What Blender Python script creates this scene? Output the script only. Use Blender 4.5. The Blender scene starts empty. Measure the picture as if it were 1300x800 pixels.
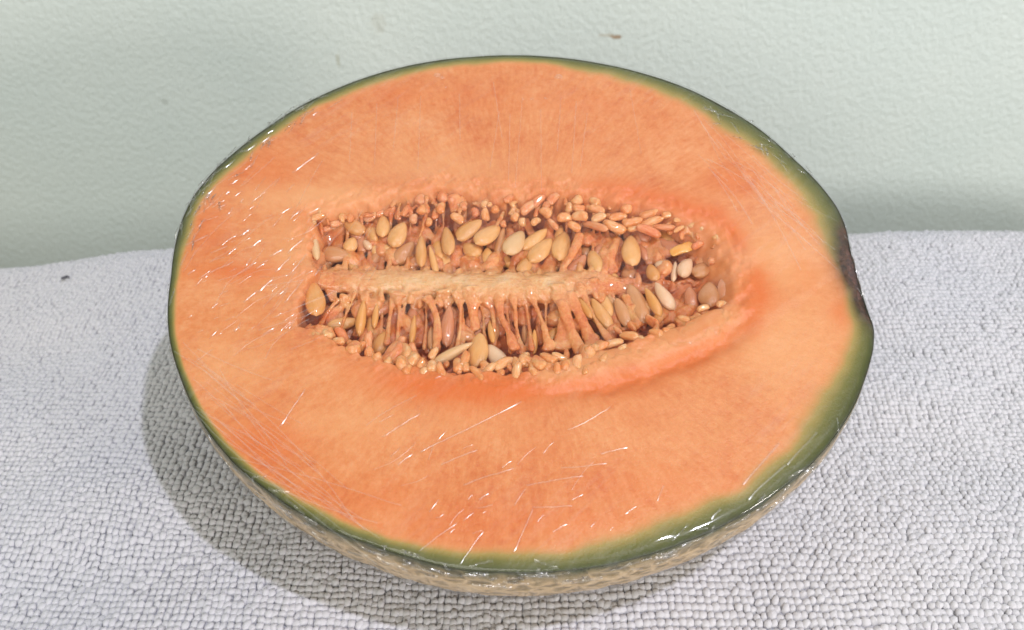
import bpy, math, random
import numpy as np
from mathutils import Vector, Matrix, noise

random.seed(7)
rng = np.random.default_rng(7)
scene = bpy.context.scene
COL = scene.collection

# ------------------------------------------------------------------ camera, world, lamps, exposure
PITCH = math.radians(38.0)          # camera looks down by this much
ELEV = math.radians(70.0)           # the cut face's normal rises by this much
FOC = 1249.0                        # focal length in 1300-pixel units
DIST = 0.250                        # lens to centre of the cut face
FACE_Z = 0.1112                     # height of the face centre above the table
C0 = np.array([0.0, 0.0, FACE_Z])
FWD = np.array([0, math.cos(PITCH), -math.sin(PITCH)])
UPV = np.array([0, math.sin(PITCH), math.cos(PITCH)])
CAM = C0 - DIST * FWD
TOWEL_Z = 0.050

cam_data = bpy.data.cameras.new("camera")
cam = bpy.data.objects.new("camera", cam_data)
COL.objects.link(cam)
cam.location = CAM
cam.rotation_euler = (math.pi / 2 - PITCH, 0, 0)
cam_data.sensor_fit = 'HORIZONTAL'
cam_data.sensor_width = 36.0
cam_data.lens = 36.0 * FOC / 1300.0
cam_data.clip_start = 0.005
cam_data.clip_end = 20.0
cam_data.dof.use_dof = True
cam_data.dof.focus_distance = 0.250
cam_data.dof.aperture_fstop = 20.0
scene.camera = cam

world = bpy.data.worlds.new("World")
scene.world = world
world.use_nodes = True
bg = world.node_tree.nodes["Background"]
bg.inputs["Color"].default_value = (1.0, 0.98, 0.79, 1)
bg.inputs["Strength"].default_value = 0.37


def lamp(name, direction, dist, size, watts, color, target=C0):
    d = Vector(direction).normalized()
    ld = bpy.data.lights.new(name, 'AREA')
    ld.shape = 'DISK'
    ld.size = size
    ld.energy = watts
    ld.color = color
    o = bpy.data.objects.new(name, ld)
    COL.objects.link(o)
    o.location = Vector(target) + d * dist
    o.rotation_euler = d.to_track_quat('Z', 'Y').to_euler()
    return o


lamp("ceiling_lamp", (0.335, -0.32, 0.90), 1.4, 0.035, 9.6, (0.955, 0.955, 1.08))
lamp("room_lamp", (0.80, -0.62, 0.22), 1.1, 0.22, 4.6, (1.0, 0.935, 0.915))
lamp("fill_light", (-0.25, -0.90, 0.50), 1.3, 0.9, 7.6, (1.0, 0.97, 0.89))  # broad soft fill added in front to lift the shade, not a known window

scene.view_settings.view_transform = 'Standard'
scene.view_settings.look = 'None'
scene.view_settings.exposure = 0.0
scene.view_settings.gamma = 1.0
scene.view_settings.use_curve_mapping = False
scene.render.engine = 'CYCLES'
scene.cycles.max_bounces = 10
scene.cycles.transparent_max_bounces = 24
scene.cycles.use_denoising = True

# ------------------------------------------------------------------ helpers
NRM = np.array([0, -math.cos(ELEV), math.sin(ELEV)])
TAX = np.array([0, math.sin(ELEV), math.cos(ELEV)])
SAX = np.array([1.0, 0, 0])


def unproject(px, py, depth=0.0):
    """points on a plane `depth` metres under the cut face, as (s, t) in the face's own axes"""
    px = np.asarray(px, float); py = np.asarray(py, float)
    u = (px - 650.0) / FOC; v = (py - 400.0) / FOC
    d = FWD + u[..., None] * SAX - v[..., None] * UPV
    k = ((C0 - NRM * depth - CAM) @ NRM) / (d @ NRM)
    p = CAM + d * k[..., None]
    q = p - C0
    return np.stack([q @ SAX, q @ TAX], -1)


def st_world(s, t, h=0.0):
    s = np.asarray(s, float); t = np.asarray(t, float); h = np.asarray(h, float)
    return C0 + s[..., None] * SAX + t[..., None] * TAX + h[..., None] * NRM


def P(px, py, depth_mm=0.0):
    st = unproject(np.array([px]), np.array([py]), depth_mm * 1e-3)[0]
    return st_world(st[0], st[1], -depth_mm * 1e-3)


def vnoise(pts, scale, seed=0.0, octaves=1):
    """value-gradient noise on an (n,2) or (n,3) array, vectorised, about -1..1"""
    pts = np.asarray(pts, float)
    if pts.shape[-1] == 2:
        pts = np.concatenate([pts, np.full(pts.shape[:-1] + (1,), 0.37)], -1)
    out = np.zeros(pts.shape[:-1]); amp = 1.0; tot = 0.0
    for o in range(octaves):
        q = pts * scale + seed * 17.13 + o * 5.7
        i = np.floor(q).astype(np.int64); f = q - i
        w = f * f * f * (f * (f * 6 - 15) + 10)

        def hsh(dx, dy, dz):
            n = (i[..., 0] + dx) * 73856093 ^ (i[..., 1] + dy) * 19349663 ^ (i[..., 2] + dz) * 83492791
            n = (n ^ (n >> 13)) * 1274126177
            n = n ^ (n >> 16)
            return (n & 0xffff) / 32767.5 - 1.0
        r = 0
        for dx in (0, 1):
            for dy in (0, 1):
                for dz in (0, 1):
                    r = r + hsh(dx, dy, dz) * (w[..., 0] if dx else 1 - w[..., 0]) * \
                        (w[..., 1] if dy else 1 - w[..., 1]) * (w[..., 2] if dz else 1 - w[..., 2])
        out += amp * r; tot += amp; amp *= 0.5; scale *= 2.03
    return out / tot


def sstep(a, b, x):
    x = np.clip((x - a) / (b - a), 0, 1)
    return x * x * (3 - 2 * x)


def mesh_from(name, verts, faces, smooth=True):
    me = bpy.data.meshes.new(name)
    verts = np.asarray(verts, np.float32)
    me.vertices.add(len(verts))
    me.vertices.foreach_set("co", verts.ravel())
    faces = [np.asarray(f, np.int32) for f in (faces if isinstance(faces, list) else [faces]) if len(f)]
    loops = np.concatenate([f.ravel() for f in faces])
    totals = np.concatenate([np.full(len(f), f.shape[1], np.int32) for f in faces])
    starts = np.concatenate([[0], np.cumsum(totals)[:-1]]).astype(np.int32)
    me.loops.add(len(loops)); me.polygons.add(len(totals))
    me.loops.foreach_set("vertex_index", loops.astype(np.int32))
    me.polygons.foreach_set("loop_start", starts)
    me.polygons.foreach_set("loop_total", totals)
    me.polygons.foreach_set("use_smooth", np.full(len(totals), smooth, bool))
    me.update(calc_edges=True)
    me.validate()
    return me


def grid_faces(nu, nv, wrap_u=False, flip=False):
    """vertex (i, j) has index i * nv + j"""
    i = np.arange(nu if wrap_u else nu - 1); j = np.arange(nv - 1)
    I, J = np.meshgrid(i, j, indexing='ij')
    I2 = (I + 1) % nu
    f = np.stack([I * nv + J, I2 * nv + J, I2 * nv + J + 1, I * nv + J + 1], -1).reshape(-1, 4)
    return f[:, ::-1] if flip else f


def link(name, me, mat, parent=None):
    o = bpy.data.objects.new(name, me)
    COL.objects.link(o)
    if mat is not None and len(me.materials) == 0:
        me.materials.append(mat)
    if parent is not None:
        o.parent = parent
    return o


def attr(me, name, values):
    a = me.attributes.new(name, 'FLOAT', 'POINT')
    a.data.foreach_set("value", np.asarray(values, np.float32).ravel())


# ------------------------------------------------------------------ materials
def new_mat(name):
    m = bpy.data.materials.new(name)
    m.use_nodes = True
    nt = m.node_tree
    return m, nt, nt.nodes["Principled BSDF"]


def node(nt, kind, **kw):
    n = nt.nodes.new(kind)
    for k, v in kw.items():
        setattr(n, k, v)
    return n


def attr_node(nt, name):
    n = node(nt, "ShaderNodeAttribute")
    n.attribute_name = name
    return n.outputs["Fac"]


def noise_node(nt, scale, detail=4, rough=0.55, coord=None, vec_scale=None):
    n = node(nt, "ShaderNodeTexNoise")
    n.inputs["Scale"].default_value = scale
    n.inputs["Detail"].default_value = detail
    n.inputs["Roughness"].default_value = rough
    tc = node(nt, "ShaderNodeTexCoord")
    src = tc.outputs["Object"]
    if vec_scale is not None:
        mp = node(nt, "ShaderNodeMapping")
        mp.vector_type = 'TEXTURE'
        mp.inputs["Rotation"].default_value = vec_scale[1]
        mp.inputs["Scale"].default_value = tuple(1.0 / q for q in vec_scale[0])
        nt.links.new(src, mp.inputs["Vector"]); src = mp.outputs["Vector"]
    nt.links.new(src, n.inputs["Vector"])
    return n.outputs["Fac"]


def ramp(nt, fac, stops, interp='LINEAR'):
    r = node(nt, "ShaderNodeValToRGB")
    r.color_ramp.interpolation = interp
    els = r.color_ramp.elements
    while len(els) > 1:
        els.remove(els[-1])
    els[0].position = stops[0][0]; els[0].color = (*stops[0][1], 1)
    for p, c in stops[1:]:
        e = els.new(p); e.color = (*c, 1)
    nt.links.new(fac, r.inputs["Fac"])
    return r.outputs["Color"]


def mix(nt, fac, a, b, blend='MIX'):
    m = node(nt, "ShaderNodeMix", data_type='RGBA', blend_type=blend)
    for sock, val in ((m.inputs["Factor"], fac), (m.inputs["A"], a), (m.inputs["B"], b)):
        if hasattr(val, "is_linked") or hasattr(val, "links"):
            nt.links.new(val, sock)
        elif isinstance(val, tuple):
            sock.default_value = (*val, 1)
        else:
            sock.default_value = val
    return m.outputs["Result"]


def math_n(nt, op, a, b=0.0, clamp=False):
    m = node(nt, "ShaderNodeMath", operation=op, use_clamp=clamp)
    for i, val in enumerate((a, b)):
        if hasattr(val, "links"):
            nt.links.new(val, m.inputs[i])
        else:
            m.inputs[i].default_value = val
    return m.outputs[0]


def bump(nt, bsdf, height, strength, dist):
    b = node(nt, "ShaderNodeBump")
    b.inputs["Strength"].default_value = strength
    b.inputs["Distance"].default_value = dist
    nt.links.new(height, b.inputs["Height"])
    nt.links.new(b.outputs["Normal"], bsdf.inputs["Normal"])
    return b


def sss(b, weight, radius, scale):
    b.inputs["Subsurface Weight"].default_value = weight
    b.inputs["Subsurface Radius"].default_value = radius
    b.inputs["Subsurface Scale"].default_value = scale


# --- flesh
m_flesh, nt, b = new_mat("melon_flesh")
big = noise_node(nt, 45, 3)
fine = noise_node(nt, 620, 5, 0.7)
pore = noise_node(nt, 1500, 2, 0.6)
mid = noise_node(nt, 150, 4, 0.6)
cx = node(nt, "ShaderNodeCombineXYZ")       # fibres running out from the hollow
nt.links.new(math_n(nt, 'MULTIPLY', attr_node(nt, "cos_a"), 55.0), cx.inputs[0])
nt.links.new(math_n(nt, 'MULTIPLY', attr_node(nt, "sin_a"), 55.0), cx.inputs[1])
nt.links.new(math_n(nt, 'MULTIPLY', attr_node(nt, "out_d"), 260.0), cx.inputs[2])
fib = node(nt, "ShaderNodeTexNoise"); fib.inputs["Scale"].default_value = 1.0; fib.inputs["Detail"].default_value = 4; fib.inputs["Roughness"].default_value = 0.6
nt.links.new(cx.outputs[0], fib.inputs["Vector"])
mott = mix(nt, 0.30, mix(nt, 0.32, mix(nt, 0.4, big, mid), fib.outputs["Fac"]), fine)
base = ramp(nt, mott, [(0.37, (0.60, 0.150, 0.040)), (0.50, (0.70, 0.25, 0.088)), (0.63, (0.775, 0.35, 0.155))])
pale = mix(nt, math_n(nt, 'MULTIPLY', attr_node(nt, "pale"), 0.75), base, (0.80, 0.40, 0.18))
deepn = math_n(nt, 'ADD', attr_node(nt, "deep"), math_n(nt, 'MULTIPLY', math_n(nt, 'SUBTRACT', fine, 0.5), 0.9))
deepn = math_n(nt, 'MULTIPLY', deepn, attr_node(nt, "deep"), clamp=True)
col = mix(nt, deepn, pale, (0.70, 0.145, 0.022))
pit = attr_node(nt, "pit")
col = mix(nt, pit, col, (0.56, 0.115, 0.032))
gn = math_n(nt, 'ADD', attr_node(nt, "green"), math_n(nt, 'MULTIPLY', math_n(nt, 'SUBTRACT', big, 0.5), 0.35))
gcol = ramp(nt, gn, [(0.0, (0.040, 0.044, 0.011)), (0.10, (0.068, 0.080, 0.017)), (0.34, (0.165, 0.158, 0.034)),
                     (0.56, (0.37, 0.27, 0.075)), (0.82, (0.66, 0.29, 0.10)), (1.0, (0.72, 0.28, 0.10))])
gfac = ramp(nt, gn, [(0.0, (1, 1, 1)), (0.55, (1, 1, 1)), (1.0, (0, 0, 0))])
col = mix(nt, gfac, col, gcol)
scn = math_n(nt, 'MULTIPLY', attr_node(nt, "scar"), math_n(nt, 'ADD', 0.72, math_n(nt, 'MULTIPLY', big, 0.6)), clamp=True)
col = mix(nt, scn, col, ramp(nt, fine, [(0.35, (0.022, 0.010, 0.006)), (0.65, (0.10, 0.040, 0.020))]))
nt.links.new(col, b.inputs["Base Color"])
b.inputs["Roughness"].default_value = 0.38
b.inputs["Specular IOR Level"].default_value = 0.35
sss(b, 0.25, (1.0, 0.45, 0.2), 0.0025)
hh = math_n(nt, 'ADD', fine, math_n(nt, 'MULTIPLY', pore, 0.5))
bump(nt, b, hh, 0.28, 0.0006)

# --- rind
m_rind, nt, b = new_mat("melon_rind")
tc = node(nt, "ShaderNodeTexCoord")
vo = node(nt, "ShaderNodeTexVoronoi", feature='DISTANCE_TO_EDGE')
vo.inputs["Scale"].default_value = 190
wob = node(nt, "ShaderNodeTexNoise"); wob.inputs["Scale"].default_value = 120; wob.inputs["Detail"].default_value = 3
nt.links.new(tc.outputs["Object"], wob.inputs["Vector"])
add = node(nt, "ShaderNodeVectorMath", operation='MULTIPLY_ADD')
add.inputs[1].default_value = (0.012, 0.012, 0.012)
nt.links.new(wob.outputs["Color"], add.inputs[0]); nt.links.new(tc.outputs["Object"], add.inputs[2])
nt.links.new(add.outputs[0], vo.inputs["Vector"])
net = ramp(nt, vo.outputs["Distance"], [(0.05, (1, 1, 1)), (0.32, (0, 0, 0))])
rn = noise_node(nt, 350, 4)
skin = ramp(nt, rn, [(0.3, (0.22, 0.155, 0.07)), (0.7, (0.38, 0.27, 0.13))])
netc = ramp(nt, rn, [(0.3, (0.54, 0.37, 0.19)), (0.7, (0.72, 0.54, 0.33))])
col = mix(nt, net, skin, netc)
rimc = ramp(nt, attr_node(nt, "lip"), [(0.0, (1, 1, 1)), (1.0, (0, 0, 0))])
col = mix(nt, rimc, col, (0.06, 0.07, 0.025))
nt.links.new(col, b.inputs["Base Color"])
b.inputs["Roughness"].default_value = 0.6
bump(nt, b, net, 0.7, 0.0008)

# --- pulp, seeds
def pulp_mat(name, c0, c1, c2, rough=0.28, sw=0.45, sc=0.0025, bs=0.5, ns=260):
    m, nt, b = new_mat(name)
    n1 = noise_node(nt, ns, 4, 0.6)
    rnd = node(nt, "ShaderNodeObjectInfo").outputs["Random"]
    f = math_n(nt, 'ADD', math_n(nt, 'MULTIPLY', n1, 0.75), math_n(nt, 'MULTIPLY', rnd, 0.25))
    nt.links.new(ramp(nt, f, [(0.3, c0), (0.5, c1), (0.72, c2)]), b.inputs["Base Color"])
    b.inputs["Roughness"].default_value = rough
    b.inputs["Coat Weight"].default_value = 0.9
    b.inputs["Coat Roughness"].default_value = 0.05
    sss(b, sw, (1.0, 0.5, 0.25), sc)
    bump(nt, b, noise_node(nt, ns * 2.5, 4, 0.6), bs, 0.13 / ns)
    return m


m_placenta = pulp_mat("placenta_pulp", (0.72, 0.33, 0.13), (0.80, 0.46, 0.24), (0.84, 0.58, 0.37), bs=0.8)
m_pulp, nt, b = new_mat("stringy_pulp")
geo = node(nt, "ShaderNodeNewGeometry")
n1 = noise_node(nt, 170, 5, 0.6)
n2 = noise_node(nt, 900, 4, 0.65)
f_ = mix(nt, 0.35, n1, n2)
col = ramp(nt, f_, [(0.34, (0.68, 0.25, 0.075)), (0.45, (0.77, 0.38, 0.145)), (0.54, (0.80, 0.47, 0.22)), (0.66, (0.81, 0.55, 0.32))])
sep = node(nt, "ShaderNodeSeparateXYZ")
vt = node(nt, "ShaderNodeVectorTransform", vector_type='POINT', convert_from='WORLD', convert_to='OBJECT')
tc = node(nt, "ShaderNodeTexCoord")
dn = node(nt, "ShaderNodeVectorMath", operation='DOT_PRODUCT')      # distance under the cut face
dn.inputs[1].default_value = (0, -math.cos(ELEV), math.sin(ELEV))
nt.links.new(geo.outputs["Position"], dn.inputs[0])
dd = math_n(nt, 'SUBTRACT', float(C0 @ np.array([0, -math.cos(ELEV), math.sin(ELEV)])), dn.outputs["Value"])
tax = np.array([0, math.sin(ELEV), math.cos(ELEV)])
dt_ = node(nt, "ShaderNodeVectorMath", operation='DOT_PRODUCT')      # height up the cut face
dt_.inputs[1].default_value = tuple(tax)
nt.links.new(geo.outputs["Position"], dt_.inputs[0])
nrm_ = np.array([0, -math.cos(ELEV), math.sin(ELEV)])
_d = FWD - (362 - 400.0) / FOC * UPV
_k = ((C0 - nrm_ * 0.005 - CAM) @ nrm_) / (_d @ nrm_)
t_band = float((CAM + _d * _k) @ tax)
off = math_n(nt, 'ABSOLUTE', math_n(nt, 'SUBTRACT', dt_.outputs["Value"], t_band))
off = math_n(nt, 'ADD', off, math_n(nt, 'MULTIPLY', math_n(nt, 'SUBTRACT', n1, 0.5), 0.012))
bm = node(nt, "ShaderNodeMapRange"); bm.inputs[1].default_value = 0.0075; bm.inputs[2].default_value = 0.0015
nt.links.new(off, bm.inputs[0])
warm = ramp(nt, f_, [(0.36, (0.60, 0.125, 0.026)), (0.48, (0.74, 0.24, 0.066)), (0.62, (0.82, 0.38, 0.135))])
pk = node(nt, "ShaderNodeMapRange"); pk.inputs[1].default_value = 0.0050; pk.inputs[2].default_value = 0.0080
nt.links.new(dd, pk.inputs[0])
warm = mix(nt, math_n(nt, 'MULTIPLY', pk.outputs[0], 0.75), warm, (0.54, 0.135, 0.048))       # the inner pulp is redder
gx_ = node(nt, "ShaderNodeSeparateXYZ"); nt.links.new(geo.outputs["Position"], gx_.inputs[0])
le = node(nt, "ShaderNodeMapRange"); le.inputs[1].default_value = -0.050; le.inputs[2].default_value = -0.034
nt.links.new(gx_.outputs[0], le.inputs[0])
re_ = node(nt, "ShaderNodeMapRange"); re_.inputs[1].default_value = 0.026; re_.inputs[2].default_value = 0.010
nt.links.new(gx_.outputs[0], re_.inputs[0])
bmf = math_n(nt, 'MULTIPLY', bm.outputs[0], math_n(nt, 'MULTIPLY', le.outputs[0], re_.outputs[0]))
col = mix(nt, bmf, warm, col)       # the middle of the band is pale
nt.links.new(col, b.inputs["Base Color"])
b.inputs["Roughness"].default_value = 0.30
b.inputs["Coat Weight"].default_value = 1.0
b.inputs["Coat Roughness"].default_value = 0.04
sss(b, 0.5, (1.0, 0.5, 0.25), 0.0025)
streak = noise_node(nt, 1.0, 3, 0.6, vec_scale=((260, 1700, 1700), (0, 0, 0)))
bump(nt, b, math_n(nt, 'ADD', n2, math_n(nt, 'MULTIPLY', streak, math_n(nt, 'MULTIPLY', bm.outputs[0], 1.1))), 0.6, 0.0009)
m_fibre = pulp_mat("pulp_fibre", (0.68, 0.25, 0.075), (0.78, 0.36, 0.125), (0.80, 0.45, 0.20))
m_fibre_pink = pulp_mat("pink_pulp_fibre", (0.50, 0.19, 0.12), (0.58, 0.25, 0.16), (0.66, 0.33, 0.21))
m_nub = pulp_mat("pulp_nub", (0.78, 0.24, 0.06), (0.84, 0.35, 0.12), (0.88, 0.50, 0.25), rough=0.2, ns=1.3, bs=0.25)
m_nub_pink = pulp_mat("pink_pulp_nub", (0.72, 0.19, 0.06), (0.79, 0.29, 0.11), (0.85, 0.45, 0.24), rough=0.2, ns=1.3, bs=0.25)
m_flake = pulp_mat("orange_pulp_flake", (0.82, 0.27, 0.03), (0.88, 0.34, 0.05), (0.9, 0.40, 0.08))


def seed_mat(name, c0, c1, rough=0.3, sw=0.25):
    m, nt, b = new_mat(name)
    n1 = noise_node(nt, 2.2, 4, 0.6)
    rnd = node(nt, "ShaderNodeObjectInfo").outputs["Random"]
    f = math_n(nt, 'ADD', math_n(nt, 'MULTIPLY', n1, 0.6), math_n(nt, 'MULTIPLY', rnd, 0.4))
    col = ramp(nt, f, [(0.25, c0), (0.75, c1)])
    nt.links.new(col, b.inputs["Base Color"])
    b.inputs["Roughness"].default_value = rough
    b.inputs["Coat Weight"].default_value = 0.8
    b.inputs["Coat Roughness"].default_value = 0.05
    sss(b, sw, (1.0, 0.6, 0.35), 0.0015)
    bump(nt, b, noise_node(nt, 9, 3, 0.6), 0.15, 0.1)
    return m


SEEDM = {
    't': seed_mat("tan_seed", (0.64, 0.28, 0.08), (0.80, 0.41, 0.14)),
    'p': seed_mat("pale_seed", (0.72, 0.43, 0.20), (0.80, 0.52, 0.28)),
    'w': seed_mat("white_seed", (0.76, 0.46, 0.27), (0.83, 0.57, 0.37)),
    'b': seed_mat("brown_seed", (0.54, 0.21, 0.075), (0.66, 0.31, 0.125), 0.25),
    'k': seed_mat("pink_seed", (0.56, 0.18, 0.075), (0.66, 0.27, 0.125), 0.22, 0.4),
    'y': seed_mat("yellow_seed", (0.66, 0.27, 0.06), (0.78, 0.37, 0.10)),
}

# --- cling film: clear, with a sharp sheen
def film_mat(name, white, rough, sheen=0.04, veil=0.0):
    m = bpy.data.materials.new(name); m.use_nodes = True
    nt = m.node_tree; nt.nodes.clear()
    out = node(nt, "ShaderNodeOutputMaterial")
    tr = node(nt, "ShaderNodeBsdfTransparent"); tr.inputs["Color"].default_value = (0.985, 0.985, 0.985, 1)
    gl = node(nt, "ShaderNodeBsdfGlossy"); gl.inputs["Roughness"].default_value = rough
    df = node(nt, "ShaderNodeBsdfDiffuse"); df.inputs["Color"].default_value = (0.9, 0.9, 0.9, 1)
    lw = node(nt, "ShaderNodeLayerWeight"); lw.inputs["Blend"].default_value = 0.5
    fr = math_n(nt, 'ADD', sheen, math_n(nt, 'MULTIPLY', math_n(nt, 'POWER', lw.outputs["Facing"], 5.0), 0.5))
    m1 = node(nt, "ShaderNodeMixShader"); m1.inputs["Fac"].default_value = white
    if veil:      # finely crumpled zones of the film scatter a little light
        n1 = noise_node(nt, 1.0, 4, 0.6, vec_scale=((60, 620, 200), (0, 0, math.radians(42))))
        n2 = noise_node(nt, 28, 2, 0.5)
        f1 = ramp(nt, n1, [(0.46, (0, 0, 0)), (0.72, (1, 1, 1))])
        f2 = ramp(nt, n2, [(0.40, (0, 0, 0)), (0.62, (1, 1, 1))])
        nt.links.new(math_n(nt, 'ADD', white, math_n(nt, 'MULTIPLY', math_n(nt, 'MULTIPLY', f1, f2), veil)), m1.inputs["Fac"])
    m2 = node(nt, "ShaderNodeMixShader")
    nt.links.new(tr.outputs[0], m1.inputs[1]); nt.links.new(df.outputs[0], m1.inputs[2])
    nt.links.new(fr, m2.inputs["Fac"])
    nt.links.new(m1.outputs[0], m2.inputs[1]); nt.links.new(gl.outputs[0], m2.inputs[2])
    nt.links.new(m2.outputs[0], out.inputs["Surface"])
    return m


m_film = film_mat("clear_film", 0.004, 0.05, 0.035, 0.055)
m_crease = film_mat("creased_film", 0.02, 0.25, 0.12)
m_stretch = film_mat("stretched_film", 0.055, 0.3, 0.05)
m_fold = film_mat("bunched_film", 0.02, 0.20, 0.14)

# --- towel
m_towel, nt, b = new_mat("white_towel")
tn = noise_node(nt, 9, 3)
nt.links.new(ramp(nt, tn, [(0.35, (0.575, 0.58, 0.635)), (0.62, (0.65, 0.64, 0.675))]), b.inputs["Base Color"])
b.inputs["Roughness"].default_value = 0.95
b.inputs["Specular IOR Level"].default_value = 0.1
b.inputs["Sheen Weight"].default_value = 0.25
b.inputs["Sheen Roughness"].default_value = 0.6
bump(nt, b, noise_node(nt, 2600, 3, 0.7), 0.5, 0.0004)

m_table, nt, b = new_mat("table_wood")
nt.links.new(ramp(nt, noise_node(nt, 20, 4), [(0.3, (0.30, 0.26, 0.22)), (0.7, (0.42, 0.37, 0.32))]), b.inputs["Base Color"])

# --- wall
m_wall, nt, b = new_mat("mint_wall_paint")
wn = noise_node(nt, 9, 5, 0.65)
wc = ramp(nt, wn, [(0.3, (0.60, 0.672, 0.65)), (0.7, (0.64, 0.70, 0.672))])
# three small scuffs, marks on the paint itself
tc = node(nt, "ShaderNodeTexCoord")
WALL_Y = 0.205


def wall_xz(px, py):
    u = (px - 650) / FOC; v = (py - 400) / FOC
    d = FWD + u * SAX - v * UPV
    k = (WALL_Y - CAM[1]) / d[1]
    p = CAM + d * k
    return p[0], p[2]


for (px, py, rx, rz, cc, st) in ((783, 47, 0.0032, 0.0012, (0.36, 0.25, 0.16), 0.9), (770, 45, 0.004, 0.0010, (0.42, 0.36, 0.26), 0.45),
                                 (480, 30, 0.004, 0.005, (0.46, 0.46, 0.38), 0.30), (429, 77, 0.0013, 0.0035, (0.42, 0.42, 0.32), 0.5),
                                 (209, 129, 0.0016, 0.002, (0.36, 0.40, 0.36), 0.4)):
    x, z = wall_xz(px, py)
    mp = node(nt, "ShaderNodeMapping", vector_type='POINT')
    mp.inputs["Location"].default_value = (-x / rx, 0, -z / rz)
    mp.inputs["Scale"].default_value = (1 / rx, 0, 1 / rz)
    nt.links.new(tc.outputs["Object"], mp.inputs["Vector"])
    ln = node(nt, "ShaderNodeVectorMath", operation='LENGTH')
    nt.links.new(mp.outputs["Vector"], ln.inputs[0])
    blot = math_n(nt, 'ADD', ln.outputs["Value"], math_n(nt, 'MULTIPLY', math_n(nt, 'SUBTRACT', noise_node(nt, 500, 3), 0.5), 1.5))
    f = ramp(nt, blot, [(0.55, (st, st, st)), (1.0, (0, 0, 0))])
    # ramp factor is clamped to 0..1, so the blot radius sits just inside 1
    wc = mix(nt, f, wc, cc)
nt.links.new(wc, b.inputs["Base Color"])
b.inputs["Roughness"].default_value = 0.55
b.inputs["Specular IOR Level"].default_value = 0.3
peel = noise_node(nt, 430, 2, 0.45, vec_scale=((1, 1, 0.85), (0, 0.5, 0)))
bump(nt, b, peel, 0.52, 0.0012)

# ------------------------------------------------------------------ the wall behind and the table below
def struct(o):
    o["kind"] = "structure"
    return o


wx, wz = 0.9, 0.9
wall_v = [(-wx, WALL_Y, -0.5), (wx, WALL_Y, -0.5), (wx, WALL_Y, wz), (-wx, WALL_Y, wz),
          (-wx, WALL_Y + 0.1, -0.5), (wx, WALL_Y + 0.1, -0.5), (wx, WALL_Y + 0.1, wz), (-wx, WALL_Y + 0.1, wz)]
box_f = np.array([(0, 1, 2, 3), (5, 4, 7, 6), (4, 0, 3, 7), (1, 5, 6, 2), (3, 2, 6, 7), (4, 5, 1, 0)])
struct(link("wall", mesh_from("wall", wall_v, box_f, False), m_wall))
tv = [(x, y, z) for z in (-0.03, 0.0) for (x, y) in ((-0.6, -0.5), (0.6, -0.5), (0.6, 0.132), (-0.6, 0.132))]
tf = np.array([(3, 2, 1, 0), (4, 5, 6, 7), (0, 1, 5, 4), (1, 2, 6, 5), (2, 3, 7, 6), (3, 0, 4, 7)])
struct(link("table_top", mesh_from("table_top", tv, tf, False), m_table))

# ------------------------------------------------------------------ outline of the cut face
OUT = np.array([(600, 71), (650, 69), (700, 71), (760, 79), (820, 93), (870, 110), (920, 135), (965, 163), (1005, 198), (1040, 232),
                (1063, 262), (1073, 284), (1080, 318), (1088, 350), (1096, 376), (1102, 394), (1110, 415), (1109, 442), (1100, 475),
                (1085, 513), (1062, 550), (1030, 588), (1000, 613), (960, 643), (920, 665), (870, 687), (820, 704), (760, 718),
                (700, 725), (640, 726), (580, 722), (520, 707), (470, 690), (420, 672), (380, 650), (340, 622), (300, 590), (270, 555),
                (245, 515), (228, 475), (217, 440), (213, 412), (213, 385), (217, 350), (222, 310), (230, 280), (245, 248), (270, 217),
                (300, 190), (340, 160), (380, 134), (430, 110), (480, 92), (540, 78)], float)
ost = unproject(OUT[:, 0], OUT[:, 1])
CEN = np.array([(ost[:, 0].min() + ost[:, 0].max()) / 2, (ost[:, 1].min() + ost[:, 1].max()) / 2])
ang = np.arctan2(ost[:, 1] - CEN[1], ost[:, 0] - CEN[0])
rad = np.hypot(ost[:, 1] - CEN[1], ost[:, 0] - CEN[0])
order = np.argsort(ang); ang = ang[order]; rad = rad[order]


def circ_interp(x, xs, ys):
    return np.interp((x + math.pi) % (2 * math.pi) - math.pi, np.concatenate([xs - 2 * math.pi, xs, xs + 2 * math.pi]), np.tile(ys, 3))


fine_a = np.linspace(-math.pi, math.pi, 1440, endpoint=False)
fine_r = circ_interp(fine_a, ang, rad)
ker = np.hanning(17); ker /= ker.sum()
fine_r = np.convolve(np.tile(fine_r, 3), ker, 'same')[1440:2880]
ker2 = np.hanning(161); ker2 /= ker2.sum()
soft_r = np.convolve(np.tile(fine_r, 3), ker2, 'same')[1440:2880]


def rim_r(a):
    return circ_interp(a, fine_a, fine_r)


def rim_r_soft(a):
    return circ_interp(a, fine_a, soft_r)


BODY = 0.066      # how far the rind bulges behind the cut


def rind_point(a, psi, off=0.0):
    """a point of the outside of the melon; psi 0 at the cut edge, pi/2 at the pole"""
    k = sstep(0.0, 0.5, psi)
    r = rim_r(a) * (1 - k) + rim_r_soft(a) * k
    cr = np.cos(psi) ** 0.92 * (1 + 0.06 * np.sin(2 * psi)) * (r + off)
    return st_world(CEN[0] + cr * np.cos(a), CEN[1] + cr * np.sin(a), -(BODY + off) * np.sin(psi))


print("face half size", (ost[:, 0].max() - ost[:, 0].min()) / 2, (ost[:, 1].max() - ost[:, 1].min()) / 2, "centre", CEN)

# where the melon stands
A, S = np.meshgrid(np.linspace(-math.pi, math.pi, 720, endpoint=False), np.linspace(0, math.pi / 2, 160), indexing='ij')
RP = rind_point(A, S)
low = RP.reshape(-1, 3)[RP[..., 2].argmin()]
SINK = 0.0035
print("lowest rind z", low, "towel top", TOWEL_Z)
DZ = (TOWEL_Z - SINK) - low[2]
BASE = Vector((low[0], low[1], low[2]))

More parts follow.
